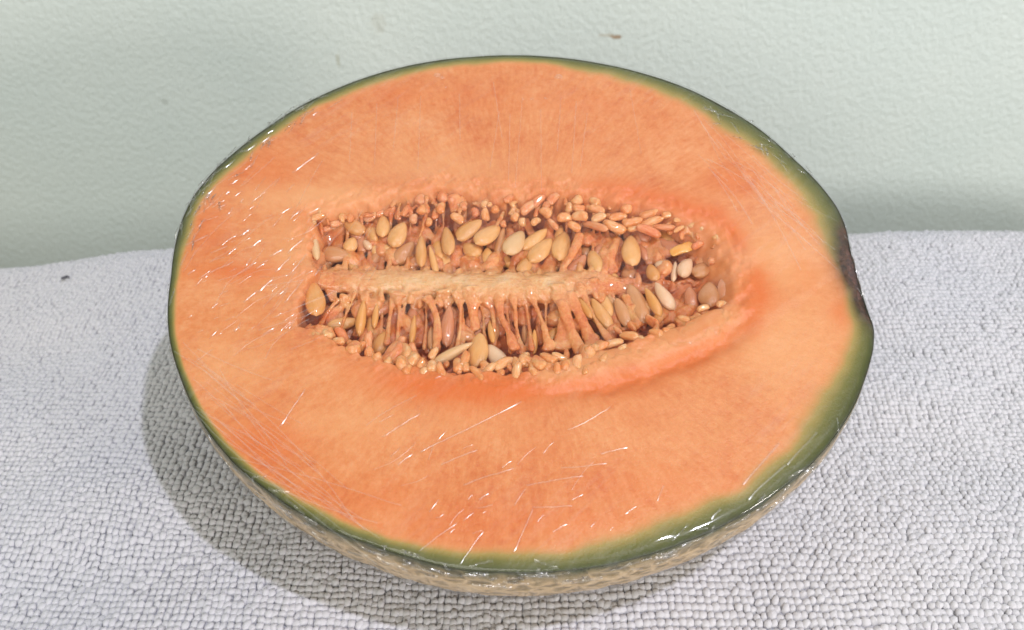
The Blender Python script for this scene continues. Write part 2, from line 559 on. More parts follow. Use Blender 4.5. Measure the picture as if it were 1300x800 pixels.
melon = bpy.data.objects.new("melon_half", None)
COL.objects.link(melon)
melon.location = BASE
melon.empty_display_size = 0.02
melon["label"] = "half of an orange-fleshed melon, seeds showing, wrapped in clear film on the towel"
melon["category"] = "melon"
BN = np.array(BASE)


def part(name, world_verts, faces, mat, smooth=True, parent=melon):
    return link(name, mesh_from(name, np.asarray(world_verts) - BN, faces, smooth), mat, parent)


# ------------------------------------------------------------------ seed cavity: a height field on the cut face
def poly_sd(pts, poly):
    """signed distance to a closed polygon, positive inside"""
    x, y = pts[:, 0], pts[:, 1]
    best = np.full(len(pts), 1e9); inside = np.zeros(len(pts), bool)
    n = len(poly)
    for i in range(n):
        ax, ay = poly[i]; bx, by = poly[(i + 1) % n]
        dx, dy = bx - ax, by - ay
        t = np.clip(((x - ax) * dx + (y - ay) * dy) / (dx * dx + dy * dy + 1e-18), 0, 1)
        best = np.minimum(best, (x - ax - t * dx) ** 2 + (y - ay - t * dy) ** 2)
        cond = ((ay > y) != (by > y))
        with np.errstate(divide='ignore', invalid='ignore'):
            xi = ax + (y - ay) * dx / (dy if dy != 0 else 1e-18)
        inside ^= cond & (x < xi)
    d = np.sqrt(best)
    return np.where(inside, d, -d)


def line_d(pts, line):
    """distance to a polyline and the run along it, 0..1"""
    x, y = pts[:, 0], pts[:, 1]
    best = np.full(len(pts), 1e9); run = np.zeros(len(pts))
    seg = np.hypot(np.diff(line[:, 0]), np.diff(line[:, 1])); cum = np.concatenate([[0], np.cumsum(seg)])
    for i in range(len(line) - 1):
        ax, ay = line[i]; dx, dy = line[i + 1] - line[i]
        t = np.clip(((x - ax) * dx + (y - ay) * dy) / (dx * dx + dy * dy), 0, 1)
        d = (x - ax - t * dx) ** 2 + (y - ay - t * dy) ** 2
        m = d < best
        best = np.where(m, d, best); run = np.where(m, (cum[i] + t * seg[i]) / cum[-1], run)
    return np.sqrt(best), run


CAV = np.array([(392, 268), (420, 263), (450, 254), (480, 247), (510, 242), (540, 236), (565, 233), (600, 238), (640, 242), (680, 237), (720, 238),
                (760, 246), (800, 254), (850, 264), (895, 279), (918, 294), (928, 318), (938, 345), (940, 372), (930, 392), (900, 402),
                (860, 416), (820, 430), (780, 443), (740, 456), (700, 468), (650, 476), (600, 474), (550, 470), (510, 463), (470, 454), (430, 436),
                (400, 420), (379, 410), (380, 385), (388, 360), (396, 342), (389, 315), (388, 290)], float)
cav_st = unproject(CAV[:, 0], CAV[:, 1])
FLAP = unproject(np.array([690, 760, 820, 880, 925]), np.array([474, 462, 446, 424, 400]))          # rounded lip of flesh
TRENCH = unproject(np.array([640, 700, 760, 820, 880, 925, 945]), np.array([500, 500, 492, 477, 454, 430, 408]))

NA, NR = 760, 300
av = np.linspace(-math.pi, math.pi, NA, endpoint=False)
rv = np.linspace(0.0, 1.0, NR) ** 0.88
AA, RR = np.meshgrid(av, rv, indexing='ij')
rr = rim_r(AA) * RR
ss = CEN[0] + rr * np.cos(AA); tt = CEN[1] + rr * np.sin(AA)
pts = np.stack([ss.ravel(), tt.ravel()], -1)
sd = poly_sd(pts, cav_st)
sd = sd + 0.0011 * vnoise(pts, 210, 1, 3) + 0.0007 * vnoise(pts, 600, 2)
upper = sstep(-0.004, 0.010, pts[:, 1] - np.interp(pts[:, 0], *unproject(np.array([380, 500, 650, 800, 940]), np.array([345, 345, 350, 350, 340])).T))
wallw = 0.0022 + 0.0045 * upper
right = sstep(0.038, 0.056, pts[:, 0])
wallw = wallw + 0.005 * right
fl = sstep(0.0, 1.0, sd / wallw)
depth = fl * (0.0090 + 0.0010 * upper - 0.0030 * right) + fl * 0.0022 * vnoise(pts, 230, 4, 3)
depth = np.maximum(depth, 0)
# rounding of the rim of the cavity
depth += 0.0007 * sstep(-0.004, 0.001, sd) * (0.6 + 0.8 * vnoise(pts, 300, 5, 2))
dtr, run = line_d(pts, TRENCH)
taper = sstep(0.0, 0.35, run) * (1 - 0.35 * sstep(0.85, 1.0, run))
dtr = dtr + 0.0008 * vnoise(pts, 160, 61, 2)
trench = np.exp(-(dtr / 0.0026) ** 2) * taper * (0.9 + 0.2 * vnoise(pts, 500, 62, 2))
depth += 0.0015 * trench * (sd < 0.0015)
depth -= 0.00025 * vnoise(pts, 130, 8, 2) * 0.5
edge_mm = (1 - RR.ravel()) * rim_r(AA.ravel())
depth += 0.0006 * (1 - sstep(0, 0.0025, edge_mm)) ** 2                               # the cut edge is a little rounded
ppx = np.stack([pts[:, 0], pts[:, 1]], -1)


def near(px, py, rx_mm, ry_mm):
    c = unproject(np.array([px]), np.array([py]))[0]
    return np.exp(-(((pts[:, 0] - c[0]) / (rx_mm * 1e-3)) ** 2 + ((pts[:, 1] - c[1]) / (ry_mm * 1e-3)) ** 2))


depth += 0.0016 * near(1092, 348, 4, 10) * (0.6 + 0.6 * vnoise(pts, 500, 11, 2))
deep = 0.88 * np.exp(-((sd + 0.0042) / 0.0072) ** 2) * (1 - upper) * sstep(-0.058, -0.02, pts[:, 0])
deep = np.maximum(deep, 0.85 * np.exp(-((sd + 0.0025) / 0.0055) ** 2) * upper * sstep(0.0, 0.035, pts[:, 0]))
deep = np.maximum(deep, 0.35 * np.exp(-((sd + 0.001) / 0.004) ** 2) * upper)
deep = np.maximum(deep, 0.52 * sstep(-0.016, 0.0, sd) * right)
deep = np.maximum(deep, 0.85 * np.exp(-(dtr / 0.0050) ** 2) * taper)
lip = np.exp(-((sd + 0.0015) / 0.0025) ** 2)
depth += lip * 0.0007 * vnoise(pts, 420, 63, 3)
deep = np.maximum(deep, 0.80 * near(300, 345, 18, 4))
deep = np.maximum(deep, 0.62 * near(262, 290, 9, 14))
for (x_, y_, rx_, ry_, a_) in ((340, 215, 18, 9, 0.62), (520, 120, 34, 6, 0.5), (700, 130, 40, 6, 0.42), (320, 570, 16, 12, 0.62), (440, 640, 26, 8, 0.5), (620, 660, 40, 7, 0.58), (840, 620, 34, 9, 0.45), (930, 230, 16, 8, 0.5), (1020, 350, 10, 8, 0.45)):
    deep = np.maximum(deep, a_ * near(x_, y_, rx_, ry_) * (1 + 0.5 * vnoise(pts, 90, x_ * 0.01, 2)))
deep = np.maximum(deep, 0.75 * near(1075, 395, 6, 7))
deep = np.maximum(deep, 0.25 * sstep(0, 0.6, vnoise(pts, 45, 12, 2)))
dfl, _ = line_d(pts, FLAP)
deep *= 1 - 0.9 * np.exp(-(dfl / 0.0034) ** 2)
pale = np.maximum(0.9 * near(430, 250, 30, 5), 0.8 * near(370, 330, 8, 14))
pale = np.maximum(pale, 0.8 * near(980, 330, 18, 14))
pale = np.maximum(pale, 0.6 * near(560, 215, 30, 8))
pale = np.maximum(pale, 0.85 * near(1000, 440, 16, 22))
pale = np.maximum(pale, 0.6 * near(300, 470, 14, 10))
pale = np.maximum(pale, 0.45 * near(470, 540, 40, 6) + 0.4 * near(900, 540, 30, 12))
pale = np.maximum(pale, 0.5 * np.exp(-(dfl / 0.003) ** 2))
gk_px = np.array([(650, 69), (820, 93), (965, 163), (1063, 262), (1088, 350), (1109, 430), (1085, 513), (1000, 613), (870, 687), (700, 725), (580, 722),
                  (420, 672), (300, 590), (228, 475), (213, 385), (230, 280), (300, 190), (430, 110), (540, 78)], float)
gk_w = np.array([6.0, 7.6, 12.0, 11.0, 6.5, 9.0, 10.5, 10.5, 9.5, 7.0, 5.4, 4.0, 3.0, 2.5, 3.0, 4.4, 6.2, 6.4, 6.0])
gst = unproject(gk_px[:, 0], gk_px[:, 1]) - CEN
ga = np.arctan2(gst[:, 1], gst[:, 0]); go = np.argsort(ga)
gw = circ_interp(AA.ravel(), ga[go], gk_w[go]) * 1e-3 * (1 + 0.34 * vnoise(np.stack([np.cos(AA.ravel()), np.sin(AA.ravel())], -1), 7, 71, 3))
green = edge_mm / gw
scar = np.maximum(near(1087, 335, 5.0, 10), near(1100, 380, 3.5, 7)) * 1.7
scar = np.clip(np.maximum(scar, 1.5 * near(1078, 302, 3.5, 5)), 0, 1)
W = st_world(pts[:, 0], pts[:, 1], -depth)
faces = [grid_faces(NA, NR, True)]
flesh = part("flesh", W, faces, m_flesh)
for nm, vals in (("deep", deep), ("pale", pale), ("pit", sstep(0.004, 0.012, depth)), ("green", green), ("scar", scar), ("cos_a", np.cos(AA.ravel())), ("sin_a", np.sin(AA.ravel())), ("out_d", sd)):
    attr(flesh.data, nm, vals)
flesh["label"] = "orange cut flesh with a green rim and an oblong seed hollow"

# ------------------------------------------------------------------ rind
NB, NP = 540, 120
AB, SB = np.meshgrid(np.linspace(-math.pi, math.pi, NB, endpoint=False), np.linspace(0.0, math.pi / 2 - 0.004, NP) ** 1.0, indexing='ij')
edge_off = 0.00010 + 0.0004 * vnoise(np.stack([np.cos(AB) * 9, np.sin(AB) * 9, SB * 4], -1), 3.0, 3, 3) * sstep(0, 0.1, SB)
RW = rind_point(AB, SB, 0.0) + edge_off[..., None] * NRM * 0
RW = rind_point(AB, SB, edge_off)
RW -= (0.0005 * (1 - sstep(0, 0.05, SB)))[..., None] * NRM
rind = part("rind", RW.reshape(-1, 3), [grid_faces(NB, NP, True, flip=True)], m_rind)
attr(rind.data, "lip", np.clip(SB / 0.10 + 0.25 * vnoise(np.stack([np.cos(AB), np.sin(AB), SB], -1), 25, 6, 2), 0, 1))
rind["label"] = "dull green-brown netted rind under the cut edge"

# ------------------------------------------------------------------ pulp and seeds in the hollow
def tube(path, radii, nseg=8, flat=1.0, lump=0.0, seed=0, flat_dir=None):
    """closed tapered tube along world points; flat < 1 squashes it along the face normal"""
    path = np.asarray(path, float); radii = np.asarray(radii, float)
    n = len(path)
    tang = np.gradient(path, axis=0); tang /= np.linalg.norm(tang, axis=1)[:, None]
    up = NRM if flat_dir is None else flat_dir
    side = np.cross(tang, up); side /= np.linalg.norm(side, axis=1)[:, None] + 1e-12
    nn = np.cross(side, tang)
    th = np.linspace(0, 2 * math.pi, nseg, endpoint=False)
    ring = path[:, None, :] + (radii[:, None, None] * (np.cos(th)[None, :, None] * side[:, None, :] + flat * np.sin(th)[None, :, None] * nn[:, None, :]))
    if lump:
        nz = vnoise(ring.reshape(-1, 3), 420, seed, 2).reshape(n, nseg)
        ring += (nz * lump * radii[:, None])[..., None] * (ring - path[:, None, :]) / (radii[:, None, None] + 1e-9)
    v = ring.reshape(-1, 3)
    v = np.concatenate([v, path[:1], path[-1:]])
    I = np.arange(n - 1)[:, None]; J = np.arange(nseg)[None, :]; J2 = (J + 1) % nseg
    q = np.stack(np.broadcast_arrays(I * nseg + J, I * nseg + J2, (I + 1) * nseg + J2, (I + 1) * nseg + J), -1).reshape(-1, 4)
    j = np.arange(nseg); j2 = (j + 1) % nseg
    c0 = np.stack([j2, j, np.full(nseg, n * nseg)], -1)
    c1 = np.stack([(n - 1) * nseg + j, (n - 1) * nseg + j2, np.full(nseg, n * nseg + 1)], -1)
    return v, [q, c0, c1]


def smooth_path(ctrl, n):
    ctrl = np.asarray(ctrl, float)
    t = np.linspace(0, len(ctrl) - 1, n)
    i = np.clip(t.astype(int), 0, len(ctrl) - 2); f = (t - i)[:, None]
    p0 = ctrl[np.clip(i - 1, 0, None)]; p1 = ctrl[i]; p2 = ctrl[i + 1]; p3 = ctrl[np.clip(i + 2, None, len(ctrl) - 1)]
    return 0.5 * ((2 * p1) + (-p0 + p2) * f + (2 * p0 - 5 * p1 + 4 * p2 - p3) * f ** 2 + (-p0 + 3 * p1 - 3 * p2 + p3) * f ** 3)


# the pale central band that carries the seeds
ctrl = [P(386, 350, 4.0), P(420, 356, 4.8), P(470, 358, 5.2), P(530, 359, 5.2), P(590, 364, 5.2), P(650, 367, 5.2), P(710, 364, 5.6), P(760, 361, 6.4), P(810, 366, 8.0), P(860, 362, 9.0), P(915, 350, 8.0)]
path = smooth_path(ctrl, 150)
path = path + (0.0007 * vnoise(path, 90, 81, 2))[:, None] * TAX + (0.0005 * vnoise(path, 130, 82, 2))[:, None] * NRM
k = np.linspace(0, 1, 150)
rad_p = np.interp(k, [0, 0.1, 0.3, 0.5, 0.62, 0.72, 0.8, 0.9, 1.0], [2.4, 3.3, 3.6, 4.2, 4.3, 3.6, 2.1, 1.6, 2.2]) * 1e-3
PULP_V, PULP_F, PULP_N = [], [], 0


def to_pulp(v, f):
    """add a closed piece to the pulp, which is fused into one body below"""
    global PULP_N
    PULP_V.append(np.asarray(v))
    for q in f:
        PULP_F.append((np.asarray(q) + PULP_N))
    PULP_N += len(v)


rad_p = rad_p * (1 + 0.22 * vnoise(path, 110, 83, 2))
to_pulp(*tube(path, rad_p, 36, 0.55, 0.20, 3))


def fibre(ctrl_px, w_px, mat=None, flat=0.55, name="fibre", n=14, taper=(0.8, 1.0, 0.75), lump=0.22):
    ctrl = [P(*c) for c in ctrl_px]
    path = smooth_path(ctrl, n)
    k = np.linspace(0, 1, n)
    prof = np.interp(k, np.linspace(0, 1, len(taper)), taper)
    prof[0] *= 0.6; prof[-1] *= 0.6
    r = w_px * 0.5 * 0.205e-3 * prof
    v, f = tube(path, r, 10, flat, lump, random.random() * 40)
    if name == "fibre":
        return to_pulp(v, f)
    return part(name, v, f, mat or m_fibre)


# strands of the lower chamber, from the band to the lower lip: (x, y, depth mm) points and width in photo pixels
LOWER = [
    ([(430, 388, 5), (416, 400, 5), (403, 422, 3)], 9, None, (0.7, 1, 0.9)),
    ([(452, 378, 5), (441, 398, 6), (429, 420, 6)], 6, m_fibre_pink, (1, 0.8, 0.6)),
    ([(437, 382, 8), (428, 405, 8), (420, 425, 8)], 12, m_fibre_pink, (0.8, 1, 0.7)),
    ([(517, 370, 4), (514, 390, 5), (511, 412, 5), (510, 434, 5)], 9, None, (1.2, 1.0, 0.5, 0.3)),
    ([(505, 378, 8), (498, 400, 8), (492, 420, 8)], 22, m_fibre_pink, (0.9, 1, 0.6)),
    ([(527, 378, 7), (535, 400, 8), (536, 440, 8)], 24, m_fibre_pink, (0.7, 1, 1)),
    ([(540, 385, 4), (552, 396, 4), (557, 412, 4), (554, 445, 4)], 14, None, (0.9, 1.1, 1, 1)),
    ([(577, 378, 5), (583, 395, 5), (587, 412, 5), (586, 440, 6)], 14, None, (0.8, 0.9, 1, 0.7)),
    ([(562, 376, 6), (566, 384, 6), (570, 392, 6)], 18, m_placenta, (1, 1, 0.5)),
    ([(598, 372, 5), (602, 395, 5), (605, 420, 6)], 18, m_placenta, (1.2, 1.1, 0.5)),
    ([(612, 376, 4), (621, 392, 5), (626, 412, 5), (629, 440, 6)], 12, None, (1.5, 0.9, 0.7, 0.5)),
    ([(634, 374, 4), (637, 398, 4), (644, 420, 4), (654, 446, 4)], 14, None, (1.4, 1.0, 1.1, 1.3)),
    ([(648, 374, 4), (652, 392, 4), (658, 420, 5), (664, 452, 5)], 11, m_placenta, (1.5, 1.0, 0.9, 1.0)),
    ([(668, 372, 4), (677, 388, 4), (687, 412, 4), (698, 446, 4)], 11, m_placenta, (2.0, 0.9, 1.0, 1.6)),
    ([(706, 370, 4.5), (714, 388, 4.5), (716, 412, 5), (712, 446, 5)], 12, None, (2.2, 1.2, 1.4, 1.8)),
    ([(712, 390, 4), (726, 420, 4), (738, 450, 4)], 16, None, (0.7, 1.1, 0.9)),
    ([(722, 380, 5), (742, 415, 5), (756, 440, 5)], 15, m_fibre, (1, 1.1, 1.3)),
    ([(735, 368, 5), (752, 402, 5), (775, 434, 4)], 10, None, (1.3, 0.9, 1.4)),
    ([(752, 362, 6), (760, 374, 7), (768, 384, 9)], 16, m_fibre_pink, (1, 1, 0.6)),
    ([(800, 424, 5), (815, 412, 6), (826, 404, 7)], 14, m_fibre, (1.5, 1, 0.8)),
    ([(826, 418, 4), (836, 406, 5), (850, 394, 7), (872, 388, 8)], 16, m_fibre, (1.4, 1.2, 1, 0.7)),
    ([(784, 430, 5), (790, 420, 6), (800, 416, 7)], 12, m_fibre, (1.5, 1, 0.7)),
]
for c, w, mt, tp in LOWER:
    c = [(x + (random.uniform(-3.5, 3.5) if 0 < q < len(c) - 1 else 0), y, d + random.uniform(-0.4, 0.4)) for q, (x, y, d) in enumerate(c)]
    c[0] = (c[0][0], c[0][1] - 9, min(c[0][2], 3.4))
    kk = np.linspace(0, 1, len(tp))
    fibre(c, w * random.uniform(0.75, 1.05), mt, taper=tuple(t * (0.72 + 2.4 * (q - 0.5) ** 2) for t, q in zip(tp, kk)), flat=0.5, lump=0.4, n=18)
UPPER = [
    ([(737, 296, 4.5), (733, 308, 4), (724, 326, 4), (711, 345, 5)], 14, m_placenta, (0.9, 1.1, 0.8, 0.6)),
    ([(784, 300, 6), (780, 315, 5.5), (775, 332, 6), (777, 348, 7)], 13, None, (0.9, 1, 1.1, 0.6)),
    ([(790, 306, 7), (789, 325, 7), (783, 345, 8)], 9, m_fibre_pink, (0.9, 1, 0.7)),
    ([(539, 273, 5), (537, 288, 5), (532, 302, 5)], 6, None, (1.3, 0.8, 0.6)),
    ([(516, 250, 2), (519, 262, 3), (515, 276, 4)], 7, m_nub, (0.8, 0.9, 1.3)),
    ([(460, 252, 2), (457, 265, 3), (452, 276, 4)], 8, m_nub_pink, (1.5, 0.8, 0.7)),
    ([(640, 268, 4), (634, 280, 4), (627, 292, 4)], 8, m_nub_pink, (0.8, 1, 0.7)),
    ([(459, 318, 7), (462, 330, 6), (466, 341, 5)], 8, None, (0.7, 0.8, 1.4)),
    ([(595, 333, 7), (588, 342, 6), (578, 349, 5)], 7, m_nub_pink, (0.7, 0.8, 1.2)),
    ([(610, 328, 8), (606, 338, 7), (603, 350, 5)], 18, m_fibre_pink, (0.7, 1, 1.2)),
    ([(632, 335, 8), (628, 345, 6), (622, 352, 5)], 22, m_placenta, (0.7, 1, 1.1)),
    ([(654, 330, 8), (650, 340, 7), (652, 350, 5)], 12, m_fibre_pink, (0.7, 1, 1.2)),
    ([(840, 298, 7), (832, 312, 7), (826, 330, 8)], 16, m_nub_pink, (1.2, 1.0, 0.7)),
    ([(690, 322, 9), (680, 338, 8), (670, 352, 6)], 14, m_fibre_pink, (0.8, 1, 1)),
    ([(410, 290, 7), (416, 302, 8), (424, 312, 9)], 20, m_fibre_pink, (1.2, 1.1, 0.8)),
    ([(700, 345, 8), (704, 350, 7), (712, 356, 6)], 16, m_placenta, (0.8, 1, 1)),
    ([(757, 342, 9), (760, 350, 8), (758, 358, 7)], 14, m_fibre, (0.8, 1, 1)),
    ([(840, 358, 9), (862, 360, 8), (880, 352, 8)], 9, m_fibre_pink, (0.8, 1, 1)),
    ([(575, 246, 1.5), (578, 258, 3), (581, 270, 4)], 20, m_nub_pink, (0.8, 1.1, 1)),
]
for c, w, mt, tp in UPPER:
    fibre(c, w, mt, taper=tp)
for (c, w) in (([(851, 322, 4), (865, 316, 3.5), (880, 311, 4)], 16),):
    fibre(c, w, m_flake, flat=0.2, name="pulp_flake", taper=(0.6, 1.0, 0.9))
for (c, w) in (([(870, 288, 2.5), (867, 296, 3), (868, 304, 4)], 3.5), ([(876, 290, 2.5), (872, 296, 3), (866, 299, 3.4)], 3.5),
               ([(882, 291, 2.5), (878, 296, 3)], 4), ([(900, 291, 2.5), (906, 296, 2.5), (912, 293, 3)], 5)):
    fibre(c, w, m_nub, name="fibre", taper=(0.8, 1.0, 0.9), n=8)


# thin threads between the band and the lips
for i in range(18):
    x = random.uniform(415, 800); dx = random.uniform(-6, 8) + (x - 600) * 0.06
    y1 = np.interp(x, [415, 480, 560, 650, 740, 800], [415, 435, 448, 450, 430, 412])
    d0 = random.uniform(4.5, 8)
    fibre([(x, 374, d0), (x + dx * 0.4 + random.uniform(-3, 3), (374 + y1) / 2, d0 + random.uniform(-.5, 1)), (x + dx, y1, d0 - random.uniform(0, 2))], random.uniform(5, 8), None, flat=0.75, taper=(1.6, 0.7, 0.8, 1.4), lump=0.3)
for i in range(20):
    x = random.uniform(420, 850); dx = random.uniform(-8, 8)
    d0 = random.uniform(6, 9)
    fibre([(x, 262 + abs(x - 600) * 0.05, d0 - 4), (x + dx * 0.4, 300, d0), (x + dx, 346, d0 - 1.5)], random.uniform(5, 8), None, flat=0.75, taper=(1.5, 0.7, 0.8, 1.6), lump=0.3)

# ragged shreds and lumps where the strands run into the band and the lips
def shred(x, y, dp, ln, w, an):
    dx, dy = math.sin(math.radians(an)), -math.cos(math.radians(an))
    c = [(x - dx * ln / 2, y - dy * ln / 2, dp + 0.6), (x + random.uniform(-2, 2), y, dp), (x + dx * ln / 2, y + dy * ln / 2, dp + 0.6)]
    fibre(c, w, None, flat=0.8, taper=(0.9, 1.1, 0.6), lump=0.5, n=8)


for i in range(70):
    x = random.uniform(405, 760)
    shred(x, 345 + (x - 405) * 0.02 + random.uniform(-3, 5), random.uniform(4.2, 6), random.uniform(9, 18), random.uniform(5, 11), random.gauss(0, 28))
for i in range(70):
    x = random.uniform(410, 765)
    shred(x, 375 + random.uniform(-3, 7), random.uniform(4.2, 6.0), random.uniform(10, 24), random.uniform(5, 10), random.gauss(-4, 22))
for i in range(40):
    x = random.uniform(765, 915)
    shred(x, 362 + random.uniform(-7, 6), random.uniform(6.0, 8.0), random.uniform(8, 20), random.uniform(4, 9), random.gauss(70, 40))
low_y = lambda x: np.interp(x, [385, 430, 470, 510, 560, 600, 650, 700, 750, 800, 850, 900, 930], [408, 434, 452, 462, 468, 470, 470, 462, 448, 434, 418, 402, 392])
up_y = lambda x: np.interp(x, [390, 450, 510, 560, 620, 680, 740, 800, 860, 920], [276, 264, 252, 248, 252, 250, 252, 266, 278, 302])
for i in range(70):
    x = random.uniform(390, 905)
    shred(x, float(low_y(x)) + random.uniform(-8, 6), random.uniform(0.9, 2.8), random.uniform(8, 20), random.uniform(6, 11), random.gauss(0, 45))
for i in range(130):
    x = random.uniform(398, 915)
    shred(x, float(up_y(x)) + random.uniform(-4, 18), random.uniform(2.0, 4.5), random.uniform(8, 22), random.uniform(5, 10), random.gauss(10, 35))
for i in range(190):     # soft pulp that the seeds lie in
    x = random.uniform(412, 915)
    y = random.choice([random.uniform(283, 342), random.uniform(385, 438)])
    if y > 370 and x > 790:
        y -= 0.36 * (x - 790) * (y - 370) / 60
    shred(x, y, random.uniform(6.2, 8.0), random.uniform(18, 36), random.uniform(10, 20), random.gauss(0, 25))
NUBS_UP = [  # x, y, length, width, lean, depth, pink?
    (561, 264, 15, 10, 10, 2.5, 0), (564, 248, 22, 13, 0, 3, 1), (537, 251, 22, 14, 15, 3, 1), (580, 278, 17, 11, -60, 3, 0), (617, 272, 16, 9, -10, 3, 0),
    (628, 266, 10, 9, 0, 2.5, 0), (621, 260, 7, 6, 0, 2.5, 0), (616, 260, 10, 7, 20, 2.5, 0), (535, 266, 14, 11, 20, 3, 0), (544, 282, 11, 8, 0, 4, 0),
    (655, 276, 12, 9, 20, 3, 0), (664, 282, 10, 8, 0, 3, 0), (646, 250, 18, 9, 35, 2, 1), (692, 271, 15, 11, -50, 2.5, 0), (681, 282, 14, 8, 40, 3, 0),
    (702, 285, 17, 7, -40, 3.5, 1), (717, 278, 17, 11, 80, 2.5, 0), (732, 254, 14, 12, 50, 1.8, 0), (735, 264, 14, 10, 85, 2, 0), (722, 264, 12, 9, 10, 2.3, 0),
    (736, 276, 19, 12, -80, 2, 0), (729, 288, 16, 10, -60, 3, 0), (754, 257, 14, 12, -40, 1.8, 0), (757, 267, 19, 10, -65, 2, 0), (760, 277, 17, 11, 80, 2.4, 0),
    (781, 287, 27, 12, -72, 2.6, 0), (755, 288, 32, 9, -58, 3.4, 1), (795, 265, 14, 12, 60, 1.5, 0), (784, 276, 20, 10, 80, 2.2, 0), (803, 281, 24, 11, 75, 2.3, 0),
    (804, 290, 14, 7, 75, 2.8, 0), (695, 261, 14, 9, 20, 2.2, 1), (823, 271, 22, 10, 88, 1.8, 0), (827, 283, 27, 10, 75, 2.2, 0), (823, 294, 28, 11, -80, 2.6, 1),
    (842, 288, 26, 8, -75, 2.6, 1), (849, 274, 16, 9, 80, 1.6, 0), (863, 291, 18, 5, 50, 2.2, 0), (913, 304, 17, 9, -70, 2.2, 0), (704, 252, 22, 11, 40, 2, 1),
    (684, 256, 20, 11, 45, 2.2, 1), (672, 264, 24, 11, 50, 2.6, 1), (590, 262, 12, 9, 10, 3, 1), (602, 270, 12, 9, -20, 3.5, 1), (506, 274, 11, 8, 0, 3.5, 1),
    (526, 278, 12, 9, 10, 4, 1), (470, 275, 16, 8, 65, 4, 1), (428, 283, 18, 9, 55, 4, 1), (420, 290, 20, 8, 60, 5, 1), (495, 268, 15, 9, 70, 3.5, 1),
    (484, 272, 12, 7, 60, 4, 1), (552, 272, 14, 8, 10, 4, 1), (640, 284, 10, 7, 0, 4, 1), (862, 280, 14, 7, 75, 1.6, 0), (880, 284, 13, 7, 60, 1.8, 0),
    (893, 288, 13, 8, 70, 1.8, 0), (403, 276, 16, 8, 70, 1.5, 0), (397, 284, 10, 7, 20, 1.8, 0), (410, 270, 12, 7, 80, 1.5, 0), (886, 312, 15, 8, 60, 3.5, 1),
    (903, 330, 14, 9, 20, 4, 1),
]
NUBS_LOW = [
    (404, 424, 16, 13, 20, 1.8, 0), (416, 424, 17, 12, -30, 2, 0), (432, 426, 20, 10, -32, 2.5, 1), (430, 434, 14, 9, -75, 1.6, 0), (448, 443, 17, 14, 40, 1.5, 0),
    (459, 440, 12, 8, 30, 2, 0), (469, 433, 20, 9, 4, 2.5, 1), (470, 449, 14, 10, -20, 1.5, 0), (481, 455, 13, 10, -10, 1.2, 0), (500, 447, 26, 14, 35, 2, 1),
    (511, 434, 12, 9, 10, 3, 1), (514, 448, 20, 12, -10, 2, 0), (526, 447, 22, 9, -16, 2.4, 1), (512, 462, 16, 13, -40, 1.0, 0), (518, 470, 14, 10, 20, 0.9, 0),
    (524, 457, 16, 12, 30, 1.6, 0), (551, 449, 15, 8, 25, 2.5, 0), (547, 465, 15, 11, 5, 1.0, 0), (561, 470, 18, 9, -22, 0.8, 0), (539, 472, 10, 8, 40, 0.9, 0),
    (588, 456, 24, 9, 12, 1.8, 0), (580, 464, 18, 11, -5, 1.4, 0), (592, 465, 14, 9, -20, 1.4, 0), (605, 475, 22, 8, -38, 0.8, 0), (622, 470, 20, 8, 50, 1.0, 0),
    (640, 462, 24, 11, 55, 1.4, 0), (657, 473, 22, 9, 12, 0.8, 0), (666, 456, 18, 10, 25, 1.8, 0), (672, 456, 19, 8, -60, 1.8, 0), (684, 461, 18, 12, -55, 1.2, 0),
    (697, 454, 20, 11, -60, 1.8, 0), (711, 455, 18, 8, -60, 1.7, 0), (706, 469, 14, 9, 10, 0.7, 0), (720, 464, 15, 10, 20, 0.9, 0), (735, 460, 17, 10, 5, 0.9, 0),
    (746, 450, 18, 14, 10, 1.3, 0), (762, 442, 20, 10, 60, 1.5, 0), (779, 437, 20, 8, 80, 1.4, 0), (799, 428, 20, 10, -70, 1.5, 0), (818, 432, 16, 9, -60, 1.0, 0),
    (833, 424, 15, 10, -60, 1.0, 0), (676, 472, 12, 8, -30, 0.7, 0), (766, 454, 13, 8, 30, 0.7, 0), (742, 470, 12, 7, 0, 0.5, 0), (917, 387, 13, 8, 70, 2.0, 0),
    (893, 392, 13, 7, 75, 1.6, 0), (654, 460, 14, 9, -10, 1.6, 0), (534, 462, 12, 9, 30, 1.3, 0), (492, 458, 12, 8, 20, 1.2, 0), (848, 418, 14, 8, 60, 1.2, 0),
    (868, 406, 14, 8, -60, 1.8, 0), (790, 442, 12, 8, 50, 0.9, 0),
]
for (x, y, ln, wd, an, dp, pk) in NUBS_UP + NUBS_LOW:
    if y > 350 and wd >= 12:       # stubs that grow out of the pulp
        dx, dy = math.sin(math.radians(an)), -math.cos(math.radians(an))
        c = [(x - dx * ln / 2, y - dy * ln / 2, dp + 0.5), (x + random.uniform(-1.5, 1.5), y + random.uniform(-1, 1), dp), (x + dx * ln / 2, y + dy * ln / 2, dp + 0.5)]
        fibre(c, wd * 1.15, None, flat=0.9, taper=(1.05, 1.0, 1.1), lump=0.25, n=10)
me = mesh_from("pulp", np.concatenate(PULP_V) - BN, PULP_F)
pulp = link("pulp", me, m_pulp, melon)
md = pulp.modifiers.new("fuse", 'REMESH')
md.mode = 'VOXEL'; md.voxel_size = 0.00030; md.use_smooth_shade = True
md = pulp.modifiers.new("soften", 'SMOOTH'); md.factor = 0.5; md.iterations = 3
pulp["label"] = "pale stringy band and strands of pulp holding the seeds"

